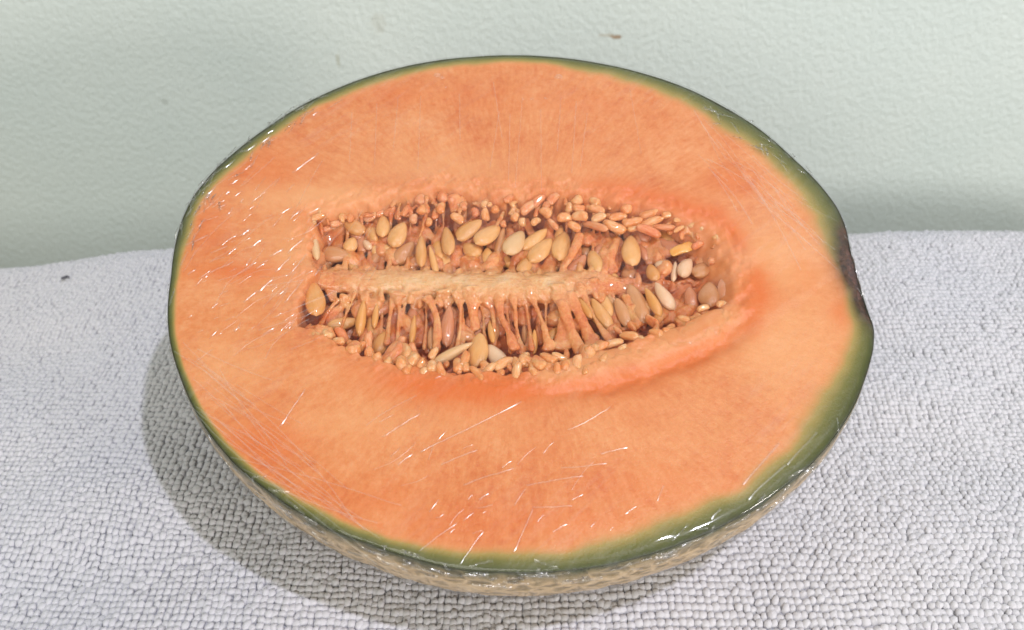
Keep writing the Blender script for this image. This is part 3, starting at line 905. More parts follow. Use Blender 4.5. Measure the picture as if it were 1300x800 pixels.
# soft lip of flesh along the lower right of the hollow
m_lip = pulp_mat("flesh_lip", (0.66, 0.21, 0.062), (0.72, 0.27, 0.092), (0.77, 0.34, 0.14), rough=0.42, sw=0.3, bs=0.4)
m_lip.node_tree.nodes["Principled BSDF"].inputs["Coat Weight"].default_value = 0.1
path = smooth_path([P(676, 474, 1.5), P(720, 467, 1.1), P(770, 457, 1.0), P(820, 445, 1.0), P(870, 428, 1.0), P(908, 410, 1.1), P(928, 398, 1.6)], 60)
rl = np.interp(np.linspace(0, 1, 60), [0, 0.25, 0.6, 0.85, 0.96, 1], [1.2, 2.6, 3.5, 3.5, 2.6, 1.2]) * 1e-3
v, f = tube(path, rl, 22, 0.30, 0.26, 9)
part("flesh_lip", v, f, m_lip)
# corky scar where the stem sat
m_scar, nt, b = new_mat("stem_scar")
n1 = noise_node(nt, 520, 5, 0.7)
nt.links.new(ramp(nt, n1, [(0.36, (0.024, 0.009, 0.008)), (0.50, (0.070, 0.025, 0.018)), (0.64, (0.16, 0.060, 0.038))]), b.inputs["Base Color"])
b.inputs["Roughness"].default_value = 0.55
bump(nt, b, n1, 0.5, 0.0012)
path = smooth_path([P(1066, 290, 1.5), P(1071, 318, 1.4), P(1077, 345, 1.5), P(1085, 370, 1.6), P(1094, 394, 1.8)], 50)
rl = np.interp(np.linspace(0, 1, 50), [0, 0.2, 0.5, 0.8, 1], [0.8, 1.7, 2.1, 1.7, 0.8]) * 1e-3
v, f = tube(path, rl, 20, 0.5, 0.32, 14)
o = part("stem_scar", v, f, m_scar)
o["label"] = "dark brown corky stem scar on the rim"

# seeds: flat almond-shaped bodies, six shared meshes
def seed_mesh(i, blunt=False):
    nu, nv = 15, 14
    u = np.linspace(-1, 1, nu)
    rs = np.random.default_rng(100 + i)
    wdt = np.sqrt(np.clip(1 - u ** 2, 0, 1)) * (1 - 0.24 * u - 0.10 * u * u)
    if blunt:
        wdt = (1 - np.abs(u) ** 3.2) ** 0.45 * (1 - 0.10 * u)
    wdt[0] = wdt[-1] = 0.03 if not blunt else 0.3
    bend = (rs.random() - 0.5) * (0.9 if blunt else 0.22)
    th = np.linspace(0, 2 * math.pi, nv, endpoint=False)
    U, T = np.meshgrid(u, th, indexing='ij'); Wd = wdt[:, None]
    x = np.cos(T) * Wd + bend * (1 - U ** 2) * 1.0
    z = np.sign(np.sin(T)) * np.abs(np.sin(T)) ** 1.15 * Wd ** 0.75 * 0.9
    v = np.stack([x, U, z], -1).reshape(-1, 3)
    v += (0.10 if blunt else 0.03) * np.stack([vnoise(v, 1.7, i + 1), vnoise(v, 1.7, i + 9), vnoise(v, 1.7, i + 20)], -1)
    v = np.concatenate([v, [[0, -1.02, 0], [0, 1.03, 0]]])
    I = np.arange(nu - 1)[:, None]; J = np.arange(nv)[None, :]; J2 = (J + 1) % nv
    q = np.stack(np.broadcast_arrays(I * nv + J, I * nv + J2, (I + 1) * nv + J2, (I + 1) * nv + J), -1).reshape(-1, 4)[:, ::-1]
    j = np.arange(nv); j2 = (j + 1) % nv
    c0 = np.stack([j, j2, np.full(nv, nu * nv)], -1); c1 = np.stack([(nu - 1) * nv + j2, (nu - 1) * nv + j, np.full(nv, nu * nv + 1)], -1)
    return v, [q, c0, c1]


SEED_DATA = {}


def seed_obj(name, px, py, ln, wd, angle, depth, mat, thick=0.42, tilt=0.0, roll=0.0, key='s'):
    """ln, wd in photo pixels; angle of the long axis in degrees from upright, positive leaning right"""
    var = random.randrange(5)
    dk = (key, var, mat.name)
    if dk not in SEED_DATA:
        v, f = seed_mesh(var, key == 'n')
        me = mesh_from("seed", v, f)
        me.materials.append(mat)
        SEED_DATA[dk] = me
    o = bpy.data.objects.new(name, SEED_DATA[dk])
    COL.objects.link(o)
    o.parent = melon
    pos = P(px, py, depth)
    mm = 0.205e-3 * 0.5
    a = math.radians(angle)
    R = Matrix((tuple(SAX), tuple(TAX), tuple(NRM))).transposed()
    rot = R @ Matrix.Rotation(-a, 3, 'Z') @ Matrix.Rotation(math.radians(tilt), 3, 'X') @ Matrix.Rotation(math.radians(roll), 3, 'Y')
    if random.random() < 0.5:
        rot = rot @ Matrix.Rotation(math.pi, 3, 'Y')
    o.matrix_local = Matrix.Translation(Vector(pos) - BASE) @ rot.to_4x4() @ Matrix.Diagonal((wd * mm, ln * mm * 1.06, min(wd, 20) * mm * thick, 1))
    return o


SEEDS = [  # x, y, length, width, lean, depth mm, colour
    (401, 314, 44, 10, -12, 2.5, 'p'), (426, 323, 36, 22, 105, 6, 'b'), (449, 287, 34, 19, -55, 5, 't'), (445, 311, 22, 18, 20, 6, 't'),
    (474, 296, 32, 13, -15, 6, 't'), (486, 287, 37, 18, -3, 4.5, 't'), (506, 298, 37, 23, 18, 4, 't'), (466, 311, 17, 10, -35, 6, 'w'),
    (491, 316, 22, 14, 95, 6.5, 't'), (477, 326, 24, 13, 8, 7.5, 'b'), (513, 322, 38, 21, 38, 6, 'b'), (535, 319, 46, 14, -3, 4.5, 't'),
    (550, 332, 42, 9, -14, 5, 't'), (568, 306, 47, 17, -8, 4.5, 't'), (564, 329, 34, 20, -10, 7, 't'), (596, 292, 40, 23, 48, 4, 't'),
    (599, 317, 28, 20, -50, 6, 't'), (619, 298, 45, 24, 40, 4, 't'), (620, 326, 28, 15, -8, 6, 't'), (635, 309, 46, 11, 12, 6, 'b'),
    (653, 308, 44, 24, 26, 4.2, 'p'), (666, 337, 30, 18, 22, 6, 't'), (581, 330, 22, 11, 10, 8, 'k'), (607, 338, 24, 18, -30, 7.5, 'k'),
    (679, 304, 41, 18, 46, 5, 't'), (686, 318, 43, 24, 38, 5, 't'), (714, 312, 52, 24, 12, 5.5, 't'), (730, 340, 42, 20, 38, 6.5, 'k'),
    (756, 332, 40, 20, -12, 6, 't'), (802, 318, 48, 24, 3, 5, 't'), (779, 353, 18, 13, -20, 8, 't'), (798, 347, 28, 20, 0, 8.5, 'b'),
    (829, 346, 27, 16, -14, 6, 'y'), (842, 338, 21, 18, -70, 6, 'w'), (856, 345, 27, 8, 10, 6.5, 'w'), (871, 340, 32, 18, 26, 5.5, 'w'),
    (891, 343, 30, 22, 42, 6, 'b'), (911, 318, 24, 16, 12, 4, 'k'), (844, 376, 40, 17, -30, 5, 'w'), (829, 384, 42, 13, -22, 4.5, 'y'),
    (808, 386, 56, 24, -14, 6, 'b'), (901, 374, 36, 26, 4, 4.5, 'b'), (878, 379, 30, 19, -8, 6.5, 'k'), (922, 373, 40, 22, -10, 4.5, 'k'),
    (399, 379, 52, 24, -12, 3, 'y'), (459, 404, 44, 12, 4, 5, 'y'), (477, 400, 36, 8, 2, 5, 'y'), (484, 436, 32, 18, 14, 5.5, 'y'),
    (524, 419, 40, 8, 3, 5, 'y'), (569, 414, 52, 17, 3, 5, 'k'), (624, 421, 36, 8, -8, 5, 'y'), (606, 445, 46, 25, 6, 4, 't'),
    (631, 453, 38, 20, -32, 4.5, 'w'), (573, 450, 54, 13, 62, 3, 'p'), (678, 434, 30, 8, 2, 5, 'y'), (668, 428, 34, 11, -8, 8, 'b'),
    (742, 389, 38, 10, -24, 5, 'y'), (764, 399, 45, 17, -30, 5.5, 't'), (775, 383, 30, 13, -12, 7.5, 'b'), (791, 398, 42, 18, -22, 6, 'b'),
    (690, 398, 44, 24, -6, 10, 'k'), (556, 300, 34, 14, 5, 9, 'k'), (700, 335, 30, 16, 30, 9, 'k'), (770, 318, 34, 18, 8, 9, 'k'),
    (820, 318, 30, 16, -8, 9, 'k'), (527, 332, 26, 13, 20, 9, 'b'), (588, 310, 30, 14, 20, 9, 'k'), (642, 330, 26, 12, 10, 9, 'b'),
    (455, 330, 22, 14, 60, 9, 'k'), (745, 316, 30, 15, 12, 9, 'b'), (444, 420, 34, 22, 20, 10, 'k'), (538, 412, 46, 22, 6, 10, 'k'),
    (470, 412, 36, 18, -10, 10, 'k'), (500, 412, 40, 20, 14, 10.5, 'k'), (868, 326, 26, 16, 20, 9, 'k'),
]
for i in range(70):
    x = random.uniform(415, 905)
    y = random.uniform(290, 340) if i % 5 < 3 else random.uniform(385, 432)
    if x > 800 and y > 400:
        continue
    SEEDS.append((x, y, random.uniform(26, 42), random.uniform(11, 20), random.gauss(0, 28), random.uniform(6.5, 8.2), random.choice('ttybkk')))
for (x, y, ln, wd, an, dp, c) in SEEDS:
    seed_obj("seed", x, y, ln * 1.05, wd * 1.08, an, dp, SEEDM[c], thick=0.78 if wd > 14 else 1.0, tilt=random.uniform(-12, 12), roll=random.uniform(-14, 14))

for (x, y, ln, wd, an, dp, pk) in list(NUBS_UP) + list(NUBS_LOW):
    seed_obj("pulp_nub", x, y, ln * 1.15, wd * 1.25, an, dp, m_nub_pink if pk else m_nub, thick=1.0, tilt=random.uniform(-25, 25), roll=random.uniform(-20, 20), key='n')

# ------------------------------------------------------------------ cling film
FA, FR = 420, 150
AF, RF = np.meshgrid(np.linspace(-math.pi, math.pi, FA, endpoint=False), np.linspace(0, 1, FR), indexing='ij')
rf = rim_r(AF) * RF + 0.00015 * RF ** 8
fs = CEN[0] + rf * np.cos(AF); ft = CEN[1] + rf * np.sin(AF)
fpt = np.stack([fs, ft], -1)
dirn = np.stack([fs * 0.80 + ft * 0.60, (-fs * 0.60 + ft * 0.80)], -1)         # along / across the pull of the film
str_n = vnoise(dirn * np.array([1.0, 5.0]), 60, 21, 2)
sagc = np.exp(-((fs / 0.052) ** 2 + ((ft - 0.006) / 0.020) ** 2))
fh = 0.00085 + 0.00016 * str_n + 0.0002 * vnoise(fpt, 70, 22) - 0.0002 * sagc - 0.0008 * RF ** 70
FWp = st_world(fs, ft, fh)
GA, GS = np.meshgrid(np.linspace(-math.pi, math.pi, FA, endpoint=False), np.linspace(0.03, math.pi / 2 - 0.004, 70), indexing='ij')
pl = np.stack([np.cos(GA) * 30, np.sin(GA) * 30, GS * 5], -1)
GW = rind_point(GA, GS, 0.0003 + (0.0005 + 0.0005 * vnoise(pl, 1.3, 30, 2)) * sstep(0.03, 0.3, GS))
allv = np.concatenate([FWp.reshape(-1, 3), GW.reshape(-1, 3)])
n0 = FA * FR
bridge = np.stack([np.arange(FA) * FR + FR - 1, ((np.arange(FA) + 1) % FA) * FR + FR - 1, n0 + ((np.arange(FA) + 1) % FA) * 70, n0 + np.arange(FA) * 70], -1)
film = part("cling_film", allv, [grid_faces(FA, FR, True), grid_faces(FA, 70, True) + n0, bridge], m_film)
film["label"] = "clear cling film stretched over the cut face and rind"


def ridge(x0, y0, x1, y1, w_mm, h_mm, lift=0.9, wob=0.25, n=None, curve=0.0):
    L = math.hypot(x1 - x0, y1 - y0)
    n = n or max(7, int(L / 3))
    k = np.linspace(0, 1, n)
    off = wob * np.cumsum(rng.normal(0, 1, n)); off -= np.linspace(off[0], off[-1], n)
    dx, dy = (x1 - x0) / L, (y1 - y0) / L
    off = off + curve * L * np.sin(np.pi * k)
    px = x0 + (x1 - x0) * k - dy * off; py = y0 + (y1 - y0) * k + dx * off
    st = unproject(px, py)
    tg = np.gradient(st, axis=0); tg /= np.linalg.norm(tg, axis=1)[:, None]
    sd_ = np.stack([-tg[:, 1], tg[:, 0]], -1)
    if sd_[0, 1] > 0:
        sd_ = -sd_
    prof = np.array([(-1, 0), (-0.62, 0.85), (-0.35, 1), (0.3, 0.55), (1, 0)]) if (x1 - x0) * (y1 - y0) < 0 else np.array([(-1, 0), (-0.5, 0.6), (0, 1), (0.5, 0.6), (1, 0)])
    env = np.sin(np.pi * k) ** 0.4 * (0.88 + 0.16 * rng.random(n)); env[0] = env[-1] = 0.02
    vv = []
    for (a_, b_) in prof:
        q = st + sd_ * (a_ * w_mm * 0.5e-3)
        vv.append(st_world(q[:, 0], q[:, 1], (lift + b_ * h_mm * env) * 1e-3))
    v = np.stack(vv, 1).reshape(-1, 3)
    return v, grid_faces(n, 5, flip=True)


CREASES = [(1036, 551, 998, 592, 1), (988, 565, 942, 617, 1), (996, 592, 949, 636, 1), (914, 648, 902, 660, 1), (842, 618, 834, 638, .6), (796, 570, 762, 578, .9),
           (405, 197, 372, 222, 1), (387, 304, 366, 324, 1), (370, 328, 350, 348, 1), (349, 355, 328, 374, 1), (328, 371, 310, 386, .8), (390, 325, 369, 350, .9),
           (386, 357, 362, 387, .8), (408, 341, 400, 353, .8), (361, 318, 343, 328, 1), (335, 305, 319, 317, 1), (319, 292, 307, 302, .9), (297, 266, 289, 276, .9),
           (265, 301, 236, 314, .9), (320, 330, 312, 341, 1), (297, 335, 258, 353, .8), (250, 344, 239, 351, .8), (306, 418, 297, 422, .8), (349, 418, 335, 427, 1),
           (534, 527, 486, 557, 1), (524, 578, 505, 592, 1), (662, 512, 534, 576, .8), (606, 573, 560, 592, .9), (652, 596, 588, 618, .8), (620, 628, 608, 636, .8),
           (600, 630, 594, 636, .8), (676, 648, 652, 702, .6), (614, 676, 584, 718, .6), (580, 666, 532, 702, .6), (388, 496, 356, 544, .5), (740, 606, 668, 618, .7),
           (321, 210, 310, 220, 1), (300, 231, 296, 237, 1), (293, 245, 287, 250, 1), (310, 255, 306, 260, 1), (345, 175, 330, 186, .7), (404, 145, 396, 150, 1),
           (288, 262, 276, 268, .9), (302, 300, 288, 309, .7), (338, 336, 326, 344, .7), (290, 315, 268, 324, .7), (275, 240, 262, 252, .9), (255, 262, 247, 276, .9),
           (300, 205, 284, 218, .8), (270, 225, 258, 240, .9), (327, 185, 312, 196, .8), (350, 166, 338, 174, .8), (726, 644, 676, 646, .6), (770, 590, 712, 596, .5),
           (560, 480, 552, 483, .9), (690, 655, 682, 664, .6), (248, 290, 238, 306, .8), (262, 280, 252, 292, .8), (240, 322, 230, 340, .7)]
cv, cf, base_i = [], [], 0
for (x0, y0, x1, y1, s) in CREASES:
    v, f = ridge(x0, y0, x1, y1, (0.46 if x0 < 440 else 0.50 if x0 > 890 else 0.38) * (0.7 + 0.4 * s), (0.22 if x0 < 440 else 0.14) * (0.6 + 0.4 * s), wob=0.22)
    cv.append(v); cf.append(f + base_i); base_i += len(v)
for i in range(90):                                   # short stray wrinkles among them
    if i < 70:
        x, y = rng.uniform(236, 400), rng.uniform(220, 440)
    else:
        x, y = rng.uniform(480, 800), rng.uniform(530, 680)
    a_ = math.radians(rng.normal(36, 12)); L = rng.uniform(6, 22)
    v, f = ridge(x, y, x + L * math.cos(a_), y - L * math.sin(a_), rng.uniform(0.2, 0.32), rng.uniform(0.08, 0.15) * (1 if i < 70 else 0.55), wob=0.3)
    cv.append(v); cf.append(f + base_i); base_i += len(v)
o = part("film_crease", np.concatenate(cv), [np.concatenate(cf)], m_crease)
o["kind"] = "stuff"
o["label"] = "short glinting creases in the cling film"
# long fine stretch lines
cv, cf, base_i = [], [], 0
for i in range(34):
    x = rng.uniform(222, 330); y = 400 + (x - 215) * 1.15 + rng.uniform(-10, 95); L = rng.uniform(60, 230); a_ = math.radians(rng.normal(40, 9))
    v, f = ridge(x, y, x + L * math.cos(a_), y + L * math.sin(a_) * 0.92, rng.uniform(0.2, 0.35), rng.uniform(0.02, 0.05), wob=0.10, curve=rng.normal(0, 0.035))
    cv.append(v); cf.append(f + base_i); base_i += len(v)
for i in range(26):
    x = rng.uniform(880, 985); y = 130 + (x - 880) * 0.75 + rng.uniform(5, 75); L = rng.uniform(50, 130); a_ = math.radians(rng.normal(45, 8))
    v, f = ridge(x, y, min(x + L * math.cos(a_), 1062), y + L * math.sin(a_), rng.uniform(0.2, 0.4), rng.uniform(0.02, 0.05), wob=0.10, curve=rng.normal(0, 0.035))
    cv.append(v); cf.append(f + base_i); base_i += len(v)
for i in range(14):
    x = rng.uniform(420, 840); y = rng.uniform(105, 150); L = rng.uniform(50, 120); a_ = math.radians(rng.normal(92, 5))
    v, f = ridge(x, y, x + L * math.cos(a_), y + L * math.sin(a_), rng.uniform(0.2, 0.3), rng.uniform(0.02, 0.04), wob=0.06)
    cv.append(v); cf.append(f + base_i); base_i += len(v)
for i in range(12):
    x = rng.uniform(395, 470); y = rng.uniform(300, 370); L = rng.uniform(15, 40); a_ = math.radians(rng.normal(-52, 5))
    v, f = ridge(x, y, x + L * math.cos(a_), y + L * math.sin(a_), rng.uniform(0.2, 0.3), rng.uniform(0.02, 0.04), wob=0.06)
    cv.append(v); cf.append(f + base_i); base_i += len(v)
for i in range(46):
    if i < 38:
        x, y, a_ = rng.uniform(232, 380), rng.uniform(230, 470), math.radians(rng.normal(-38, 12))
    else:
        x, y, a_ = rng.uniform(430, 760), rng.uniform(540, 690), math.radians(rng.normal(-25, 16))
    L = rng.uniform(25, 85)
    x1, y1 = x + L * math.cos(a_), y + L * math.sin(a_)
    v, f = ridge(x, y, x1, y1, rng.uniform(0.18, 0.32), rng.uniform(0.03, 0.08), wob=0.2, curve=rng.normal(0, 0.06))
    cv.append(v); cf.append(f + base_i); base_i += len(v)
o = part("stretch_line", np.concatenate(cv), [np.concatenate(cf)], m_stretch)
o["kind"] = "stuff"
o["label"] = "faint straight stretch lines in the cling film"

# bunched film along the rim: small folds lying along and just under the edge
cv, cf, base_i = [], [], 0


def rim_fold(a0, span, psi, dpsi, w, h):
    n = 12
    k = np.linspace(0, 1, n)
    a_ = a0 + span * k + 0.004 * rng.normal(0, 1, n)
    p_ = psi + dpsi * k
    c = np.where(p_[:, None] >= 0, rind_point(a_, np.clip(p_, 0, None), 0.0004 + 0.0006 * sstep(0.02, 0.2, p_)[:, None][:, 0]), 0)
    rr_ = rim_r(a_) * (1 + np.minimum(p_, 0))
    inner = st_world(CEN[0] + rr_ * np.cos(a_), CEN[1] + rr_ * np.sin(a_), np.full(n, 0.0009))
    c = np.where(p_[:, None] >= 0, c, inner)
    rr_o = np.stack([np.cos(a_), np.sin(a_)], -1)
    outw = rr_o[:, :1] * SAX + rr_o[:, 1:] * TAX
    nn = outw * 0.7 + NRM * 0.7
    tg = np.gradient(c, axis=0); tg /= np.linalg.norm(tg, axis=1)[:, None]
    sd_ = np.cross(tg, nn); sd_ /= np.linalg.norm(sd_, axis=1)[:, None]
    env = np.sin(np.pi * k) ** 0.5 * (0.7 + 0.5 * rng.random(n)); env[0] = env[-1] = 0.03
    vv = [c + sd_ * (x_ * w * 0.5e-3) + nn * (y_ * h * env * 1e-3)[:, None] for (x_, y_) in ((-1, -0.2), (-0.5, 0.6), (0, 1), (0.5, 0.6), (1, -0.2))]
    return np.stack(vv, 1).reshape(-1, 3), grid_faces(n, 5, flip=True)


def ang_of(px, py):
    q = unproject(np.array([px]), np.array([py]))[0] - CEN
    return math.atan2(q[1], q[0])


for (p0, p1, cnt) in (((400, 125), (225, 300), 60), ((225, 310), (300, 590), 24), ((300, 590), (700, 725), 44), ((700, 725), (1085, 513), 40), ((1040, 232), (900, 125), 30), ((1075, 290), (1105, 410), 16)):
    a0, a1 = ang_of(*p0), ang_of(*p1)
    if a1 < a0 and a0 - a1 > math.pi: a1 += 2 * math.pi
    if a1 - a0 > math.pi: a1 -= 2 * math.pi
    for i in range(cnt):
        at = a0 + (a1 - a0) * rng.random()
        upperleft = p0 == (400, 125) or p0 == (1040, 232)
        psi = rng.uniform(-0.09, 0.02) if upperleft else rng.uniform(-0.012, 0.10)
        v, f = rim_fold(at, rng.uniform(0.02, 0.075) * rng.choice([-1, 1]), psi, rng.uniform(-0.03, 0.03), rng.uniform(0.35, 0.9), rng.uniform(0.12, 0.35))
        cv.append(v); cf.append(f + base_i); base_i += len(v)
o = part("film_fold", np.concatenate(cv), [np.concatenate(cf)], m_fold)
o["kind"] = "stuff"
o["label"] = "bunched folds of cling film along the rim"

# droplets of moisture under the film
def dome(px, py, r_px, asp):
    c = unproject(np.array([px]), np.array([py]))[0]; r = r_px * 0.22e-3
    nu, nv = 5, 12
    v = []
    for i in range(nu):
        t = i / (nu - 1) * math.pi / 2
        for j in range(nv):
            p = 2 * math.pi * j / nv
            v.append(st_world(c[0] + r * math.cos(t) * math.cos(p), c[1] + r * asp * math.cos(t) * math.sin(p) * (1 + 0.2 * math.cos(p)), 0.0010 + r * 0.55 * math.sin(t)))
    I = np.arange(nu - 1)[:, None]; J = np.arange(nv)[None, :]; J2 = (J + 1) % nv
    q = np.stack(np.broadcast_arrays(I * nv + J, I * nv + J2, (I + 1) * nv + J2, (I + 1) * nv + J), -1).reshape(-1, 4)
    return np.array(v), [q]


m_drop = film_mat("water", 0.06, 0.04)
for (x, y, r, a_) in ((709, 101, 6, 0.7), (555, 99, 5, 0.8), (562, 102, 3, 0.9), (675, 129, 2.6, 0.7), (692, 128, 2.2, 0.7), (664, 129, 1.6, 0.8), (566, 114, 1.6, 1)):
    v, f = dome(x, y, r, a_)
    part("water_drop", v, f, m_drop)

# ------------------------------------------------------------------ towel
TY0, TY1 = -0.140, 0.117            # front and back edge of the flat top
ROLL = 0.024
melon_low = {}
cell = 0.0015
allr = rind_point(*np.meshgrid(np.linspace(-math.pi, math.pi, 900, endpoint=False), np.linspace(0.02, math.pi / 2, 260), indexing='ij')).reshape(-1, 3)
gx0, gy0, gn = -0.12, -0.12, 160
gi = np.clip(((allr[:, 0] - gx0) / cell).astype(int), 0, gn - 1); gj = np.clip(((allr[:, 1] - gy0) / cell).astype(int), 0, gn - 1)
lowmap = np.full((gn, gn), 1e3)
np.minimum.at(lowmap, (gi, gj), allr[:, 2])


def towel_top(x, y):
    """height of the towel's upper side"""
    xy = np.stack([x, y], -1)
    z = TOWEL_Z + 0.0026 * vnoise(xy, 11, 41, 2) + 0.0016 * vnoise(xy * np.array([0.55, 1.0]), 38, 42)
    z = z - 0.003 * sstep(-0.02, -0.08, x) * sstep(0.0, 0.11, y) - 0.006 * sstep(-0.12, -0.24, x) * sstep(0.0, 0.12, y) - 0.004 * sstep(-0.1, -0.2, x)
    z = z + 0.005 * sstep(0.06, 0.14, x) * sstep(0.0, 0.11, y)
    i = np.clip(((x - gx0) / cell).astype(int), 0, gn - 1); j = np.clip(((y - gy0) / cell).astype(int), 0, gn - 1)
    inside = (x > gx0) & (x < gx0 + gn * cell) & (y > gy0) & (y < gy0 + gn * cell)
    lm = np.where(inside, lowmap[i, j], 1e3)
    return np.minimum(z, lm - 0.0016)


def towel_pos(a, b):
    """a across, b along the cloth; past the flat top the cloth turns down over its back fold"""
    over = np.clip(b - TY1, 0, None)
    y = np.minimum(b, TY1)
    th = np.clip(over / ROLL, 0, math.pi / 2)
    ext = np.clip(over - ROLL * math.pi / 2, 0, None)
    z = towel_top(a, y) - ROLL * (1 - np.cos(th)) - ext
    y = y + ROLL * np.sin(th)
    wob = 0.0025 * vnoise(np.stack([a, a * 0], -1), 14, 44) * sstep(TY1 - 0.03, TY1 + ROLL, b)
    return np.stack([a, y + wob, z], -1)


towel = bpy.data.objects.new("towel", None)
COL.objects.link(towel)
towel.location = (0, 0, 0.0005)
towel["label"] = "thick white looped-weave towel folded under the melon"
towel["category"] = "towel"
ga_ = np.linspace(-0.30, 0.30, 240); gb_ = np.linspace(TY0 - 0.04, TY1 + ROLL * math.pi / 2 + 0.020, 150)
GAx, GBx = np.meshgrid(ga_, gb_, indexing='ij')
tp = towel_pos(GAx, GBx) - np.array([0, 0, 0.0013])
bt = tp.copy(); bt[..., 2] = 0.0012
na, nb = GAx.shape
v = np.concatenate([tp.reshape(-1, 3), bt.reshape(-1, 3)]) - np.array(towel.location)
N = na * nb
f_top = grid_faces(na, nb); f_bot = grid_faces(na, nb, flip=True) + N
ii = np.arange(na - 1); jj = np.arange(nb - 1)
sides = [np.stack([(ii + 1) * nb, ii * nb, ii * nb + N, (ii + 1) * nb + N], -1)[:, ::-1],
         np.stack([ii * nb + nb - 1, (ii + 1) * nb + nb - 1, (ii + 1) * nb + nb - 1 + N, ii * nb + nb - 1 + N], -1)[:, ::-1],
         np.stack([jj, jj + 1, jj + 1 + N, jj + N], -1)[:, ::-1],
         np.stack([(na - 1) * nb + jj + 1, (na - 1) * nb + jj, (na - 1) * nb + jj + N, (na - 1) * nb + jj + 1 + N], -1)[:, ::-1]]
link("cloth", mesh_from("cloth", v, [f_top, f_bot] + sides), m_towel, towel)

SPA, SPB = 0.00178, 0.00200
aa = np.arange(-0.285, 0.285, SPA); bb = np.arange(-0.092, TY1 + ROLL * 1.40, SPB)
LA, LB = np.meshgrid(aa, bb, indexing='ij')
LA = LA + 0.0003 * vnoise(np.stack([LA, LB], -1), 60, 51, 2)
sk = vnoise(np.stack([LA, LB], -1), 9, 52)
la0, lb0 = LA.copy(), LB.copy()
g2 = np.stack([la0, lb0], -1)
LA = la0 + 0.0035 * vnoise(g2, 16, 53) + 0.0006 * vnoise(g2, 70, 54) + 0.06 * (lb0 - 0.03) * sstep(0, 0.1, la0) * -1
LB = lb0 + 0.0035 * vnoise(g2, 15, 55) + 0.0006 * vnoise(g2, 75, 56) + 0.10 * la0 * sstep(0.0, -0.2, la0) * -0.6
LA = (LA + rng.normal(0, 0.00011, LA.shape)).ravel(); LB = (LB + rng.normal(0, 0.00012, LB.shape)).ravel()
e = 0.0008
p0 = towel_pos(LA, LB); pa = towel_pos(LA + e, LB) - towel_pos(LA - e, LB); pb = towel_pos(LA, LB + e) - towel_pos(LA, LB - e)
ta = pa / np.linalg.norm(pa, axis=1)[:, None]
nn = np.cross(ta, pb); nn /= np.linalg.norm(nn, axis=1)[:, None]
# only the loops the melon does not sit on
keep = np.ones(len(LA), bool)
i = ((p0[:, 0] - gx0) / cell).astype(int); j = ((p0[:, 1] - gy0) / cell).astype(int)
ok = (i >= 0) & (i < gn) & (j >= 0) & (j < gn)
lm = np.where(ok, lowmap[np.clip(i, 0, gn - 1), np.clip(j, 0, gn - 1)], 1e3)
keep &= ~((lm - p0[:, 2]) < 0.0019)
p0, ta, nn = p0[keep], ta[keep], nn[keep]
n = len(p0)
nn = nn + rng.normal(0, 0.15, (n, 3)); nn /= np.linalg.norm(nn, axis=1)[:, None]
tb = np.cross(nn, ta); tb /= np.linalg.norm(tb, axis=1)[:, None]; ta = np.cross(tb, nn)
yaw = 0.30 * vnoise(p0, 40, 57) + rng.normal(0, 0.13, n) - 0.2
cy, sy = np.cos(yaw)[:, None], np.sin(yaw)[:, None]
ta, tb = ta * cy + tb * sy, tb * cy - ta * sy
mzone = vnoise(p0, 28, 58, 2)
sx = 0.00105 * (1 - 0.10 * mzone) * (1 + 0.09 * rng.normal(0, 1, n)); sy_ = 0.00125 * (1 + 0.13 * mzone) * (1 + 0.10 * rng.normal(0, 1, n)); sz = 0.00126 * (1 + 0.25 * vnoise(p0, 55, 59, 2)) * (1 + 0.15 * rng.normal(0, 1, n))
tpl = []
for (zz, rr_) in ((-0.30, 1.02), (0.48, 0.93), (0.80, 0.68)):
    for kk in range(7):
        th = 2 * math.pi * (kk + (0.5 if rr_ == 0.93 else 0)) / 7
        sq = (abs(math.cos(th)) ** 3 + abs(math.sin(th)) ** 3) ** (-1 / 3)
        lean = 0.32 * (zz + 0.3)
        tpl.append((rr_ * sq * math.cos(th) + 0.25 * lean, rr_ * sq * math.sin(th) + lean, zz))
tpl.append((0.10, 0.42, 0.90))
tpl = np.array(tpl); nvt = len(tpl)
tri = []
for r_ in range(2):
    for kk in range(7):
        a_, b_ = r_ * 7 + kk, r_ * 7 + (kk + 1) % 7
        c_, d_ = a_ + 7, b_ + 7
        tri += [(a_, b_, d_), (a_, d_, c_)] if r_ else [(a_, b_, c_), (b_, d_, c_)]
for kk in range(7):
    tri.append((14 + kk, 14 + (kk + 1) % 7, 21))
tri = np.array(tri)
jit = 1 + 0.13 * rng.normal(0, 1, (n, nvt, 1))
LV = p0[:, None, :] + jit * (tpl[None, :, 0:1] * sx[:, None, None] * ta[:, None, :] + tpl[None, :, 1:2] * sy_[:, None, None] * tb[:, None, :]) + \
    (tpl[None, :, 2:3] * sz[:, None, None] - 0.0009) * nn[:, None, :]
LF = (tri[None] + (np.arange(n) * nvt)[:, None, None]).reshape(-1, 3)
print("towel loops", n, "tris", len(LF))
o = link("terry_loop", mesh_from("terry_loop", LV.reshape(-1, 3) - np.array(towel.location), [LF]), m_towel, towel)
o["kind"] = "stuff"

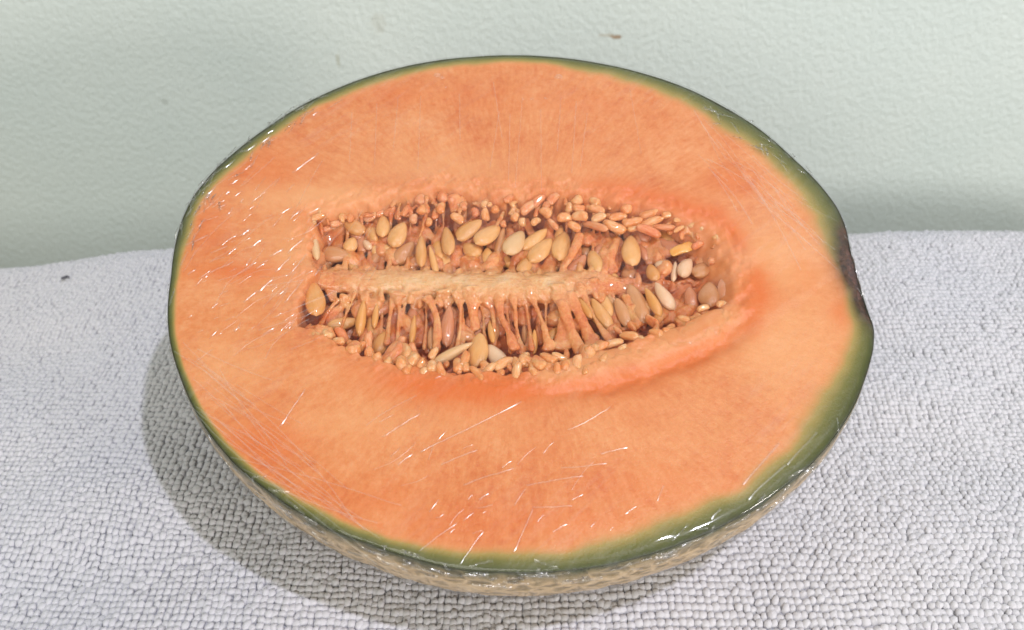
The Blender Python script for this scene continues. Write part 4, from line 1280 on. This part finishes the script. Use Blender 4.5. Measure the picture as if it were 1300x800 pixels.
# loose microfibres standing off the loops
nf = 90000
pick = rng.integers(0, n, nf)
ctr = p0[pick] + ta[pick] * rng.normal(0, 0.0006, (nf, 1)) + tb[pick] * rng.normal(0, 0.0007, (nf, 1)) + nn[pick] * rng.uniform(-0.0002, 0.0003, (nf, 1))
dv = rng.normal(0, 1, (nf, 3)); dv /= np.linalg.norm(dv, axis=1)[:, None]
dv = dv + nn[pick] * 0.8; dv /= np.linalg.norm(dv, axis=1)[:, None]
wv = np.cross(dv, rng.normal(0, 1, (nf, 3))); wv /= np.linalg.norm(wv, axis=1)[:, None]
ln_ = rng.uniform(0.0005, 0.0013, (nf, 1)); wd_ = rng.uniform(0.000015, 0.00003, (nf, 1))
bend_ = rng.normal(0, 0.0002, (nf, 3))
q0, q1, q2 = ctr, ctr + dv * ln_ * 0.55 + bend_, ctr + dv * ln_
FV = np.stack([q0 - wv * wd_, q0 + wv * wd_, q1 + wv * wd_, q1 - wv * wd_, q2], 1).reshape(-1, 3)
bi = (np.arange(nf) * 5)[:, None]
o = link("microfibre", mesh_from("microfibre", FV - np.array(towel.location), [bi + np.array([[0, 1, 2, 3]]), bi + np.array([[3, 2, 4]])]), m_towel, towel)
o["kind"] = "stuff"

# a speck of lint on the far left of the cloth
m_lint, nt, b = new_mat("lint")
b.inputs["Base Color"].default_value = (0.10, 0.10, 0.12, 1); b.inputs["Roughness"].default_value = 0.9
u_, v_ = (82 - 650) / FOC, (350 - 400) / FOC
d = FWD + u_ * SAX - v_ * UPV
q = CAM + d * ((TOWEL_Z - 0.006 - CAM[2]) / d[2])
zz = float(towel_pos(np.array([q[0]]), np.array([q[1]]))[0, 2]) + 0.0012
k = np.linspace(-1, 1, 7)
path = np.stack([q[0] + 0.0014 * k, q[1] + 0.0006 * np.sin(3 * k), zz + 0.0003 * np.cos(2 * k)], -1)
v, f = tube(path, 0.0006 * np.array([0.5, 0.9, 1, 0.8, 1, 0.7, 0.4]), 7, 0.9, 0.4, 2)
link("lint_speck", mesh_from("lint_speck", v - np.array(towel.location), f), m_lint, towel)
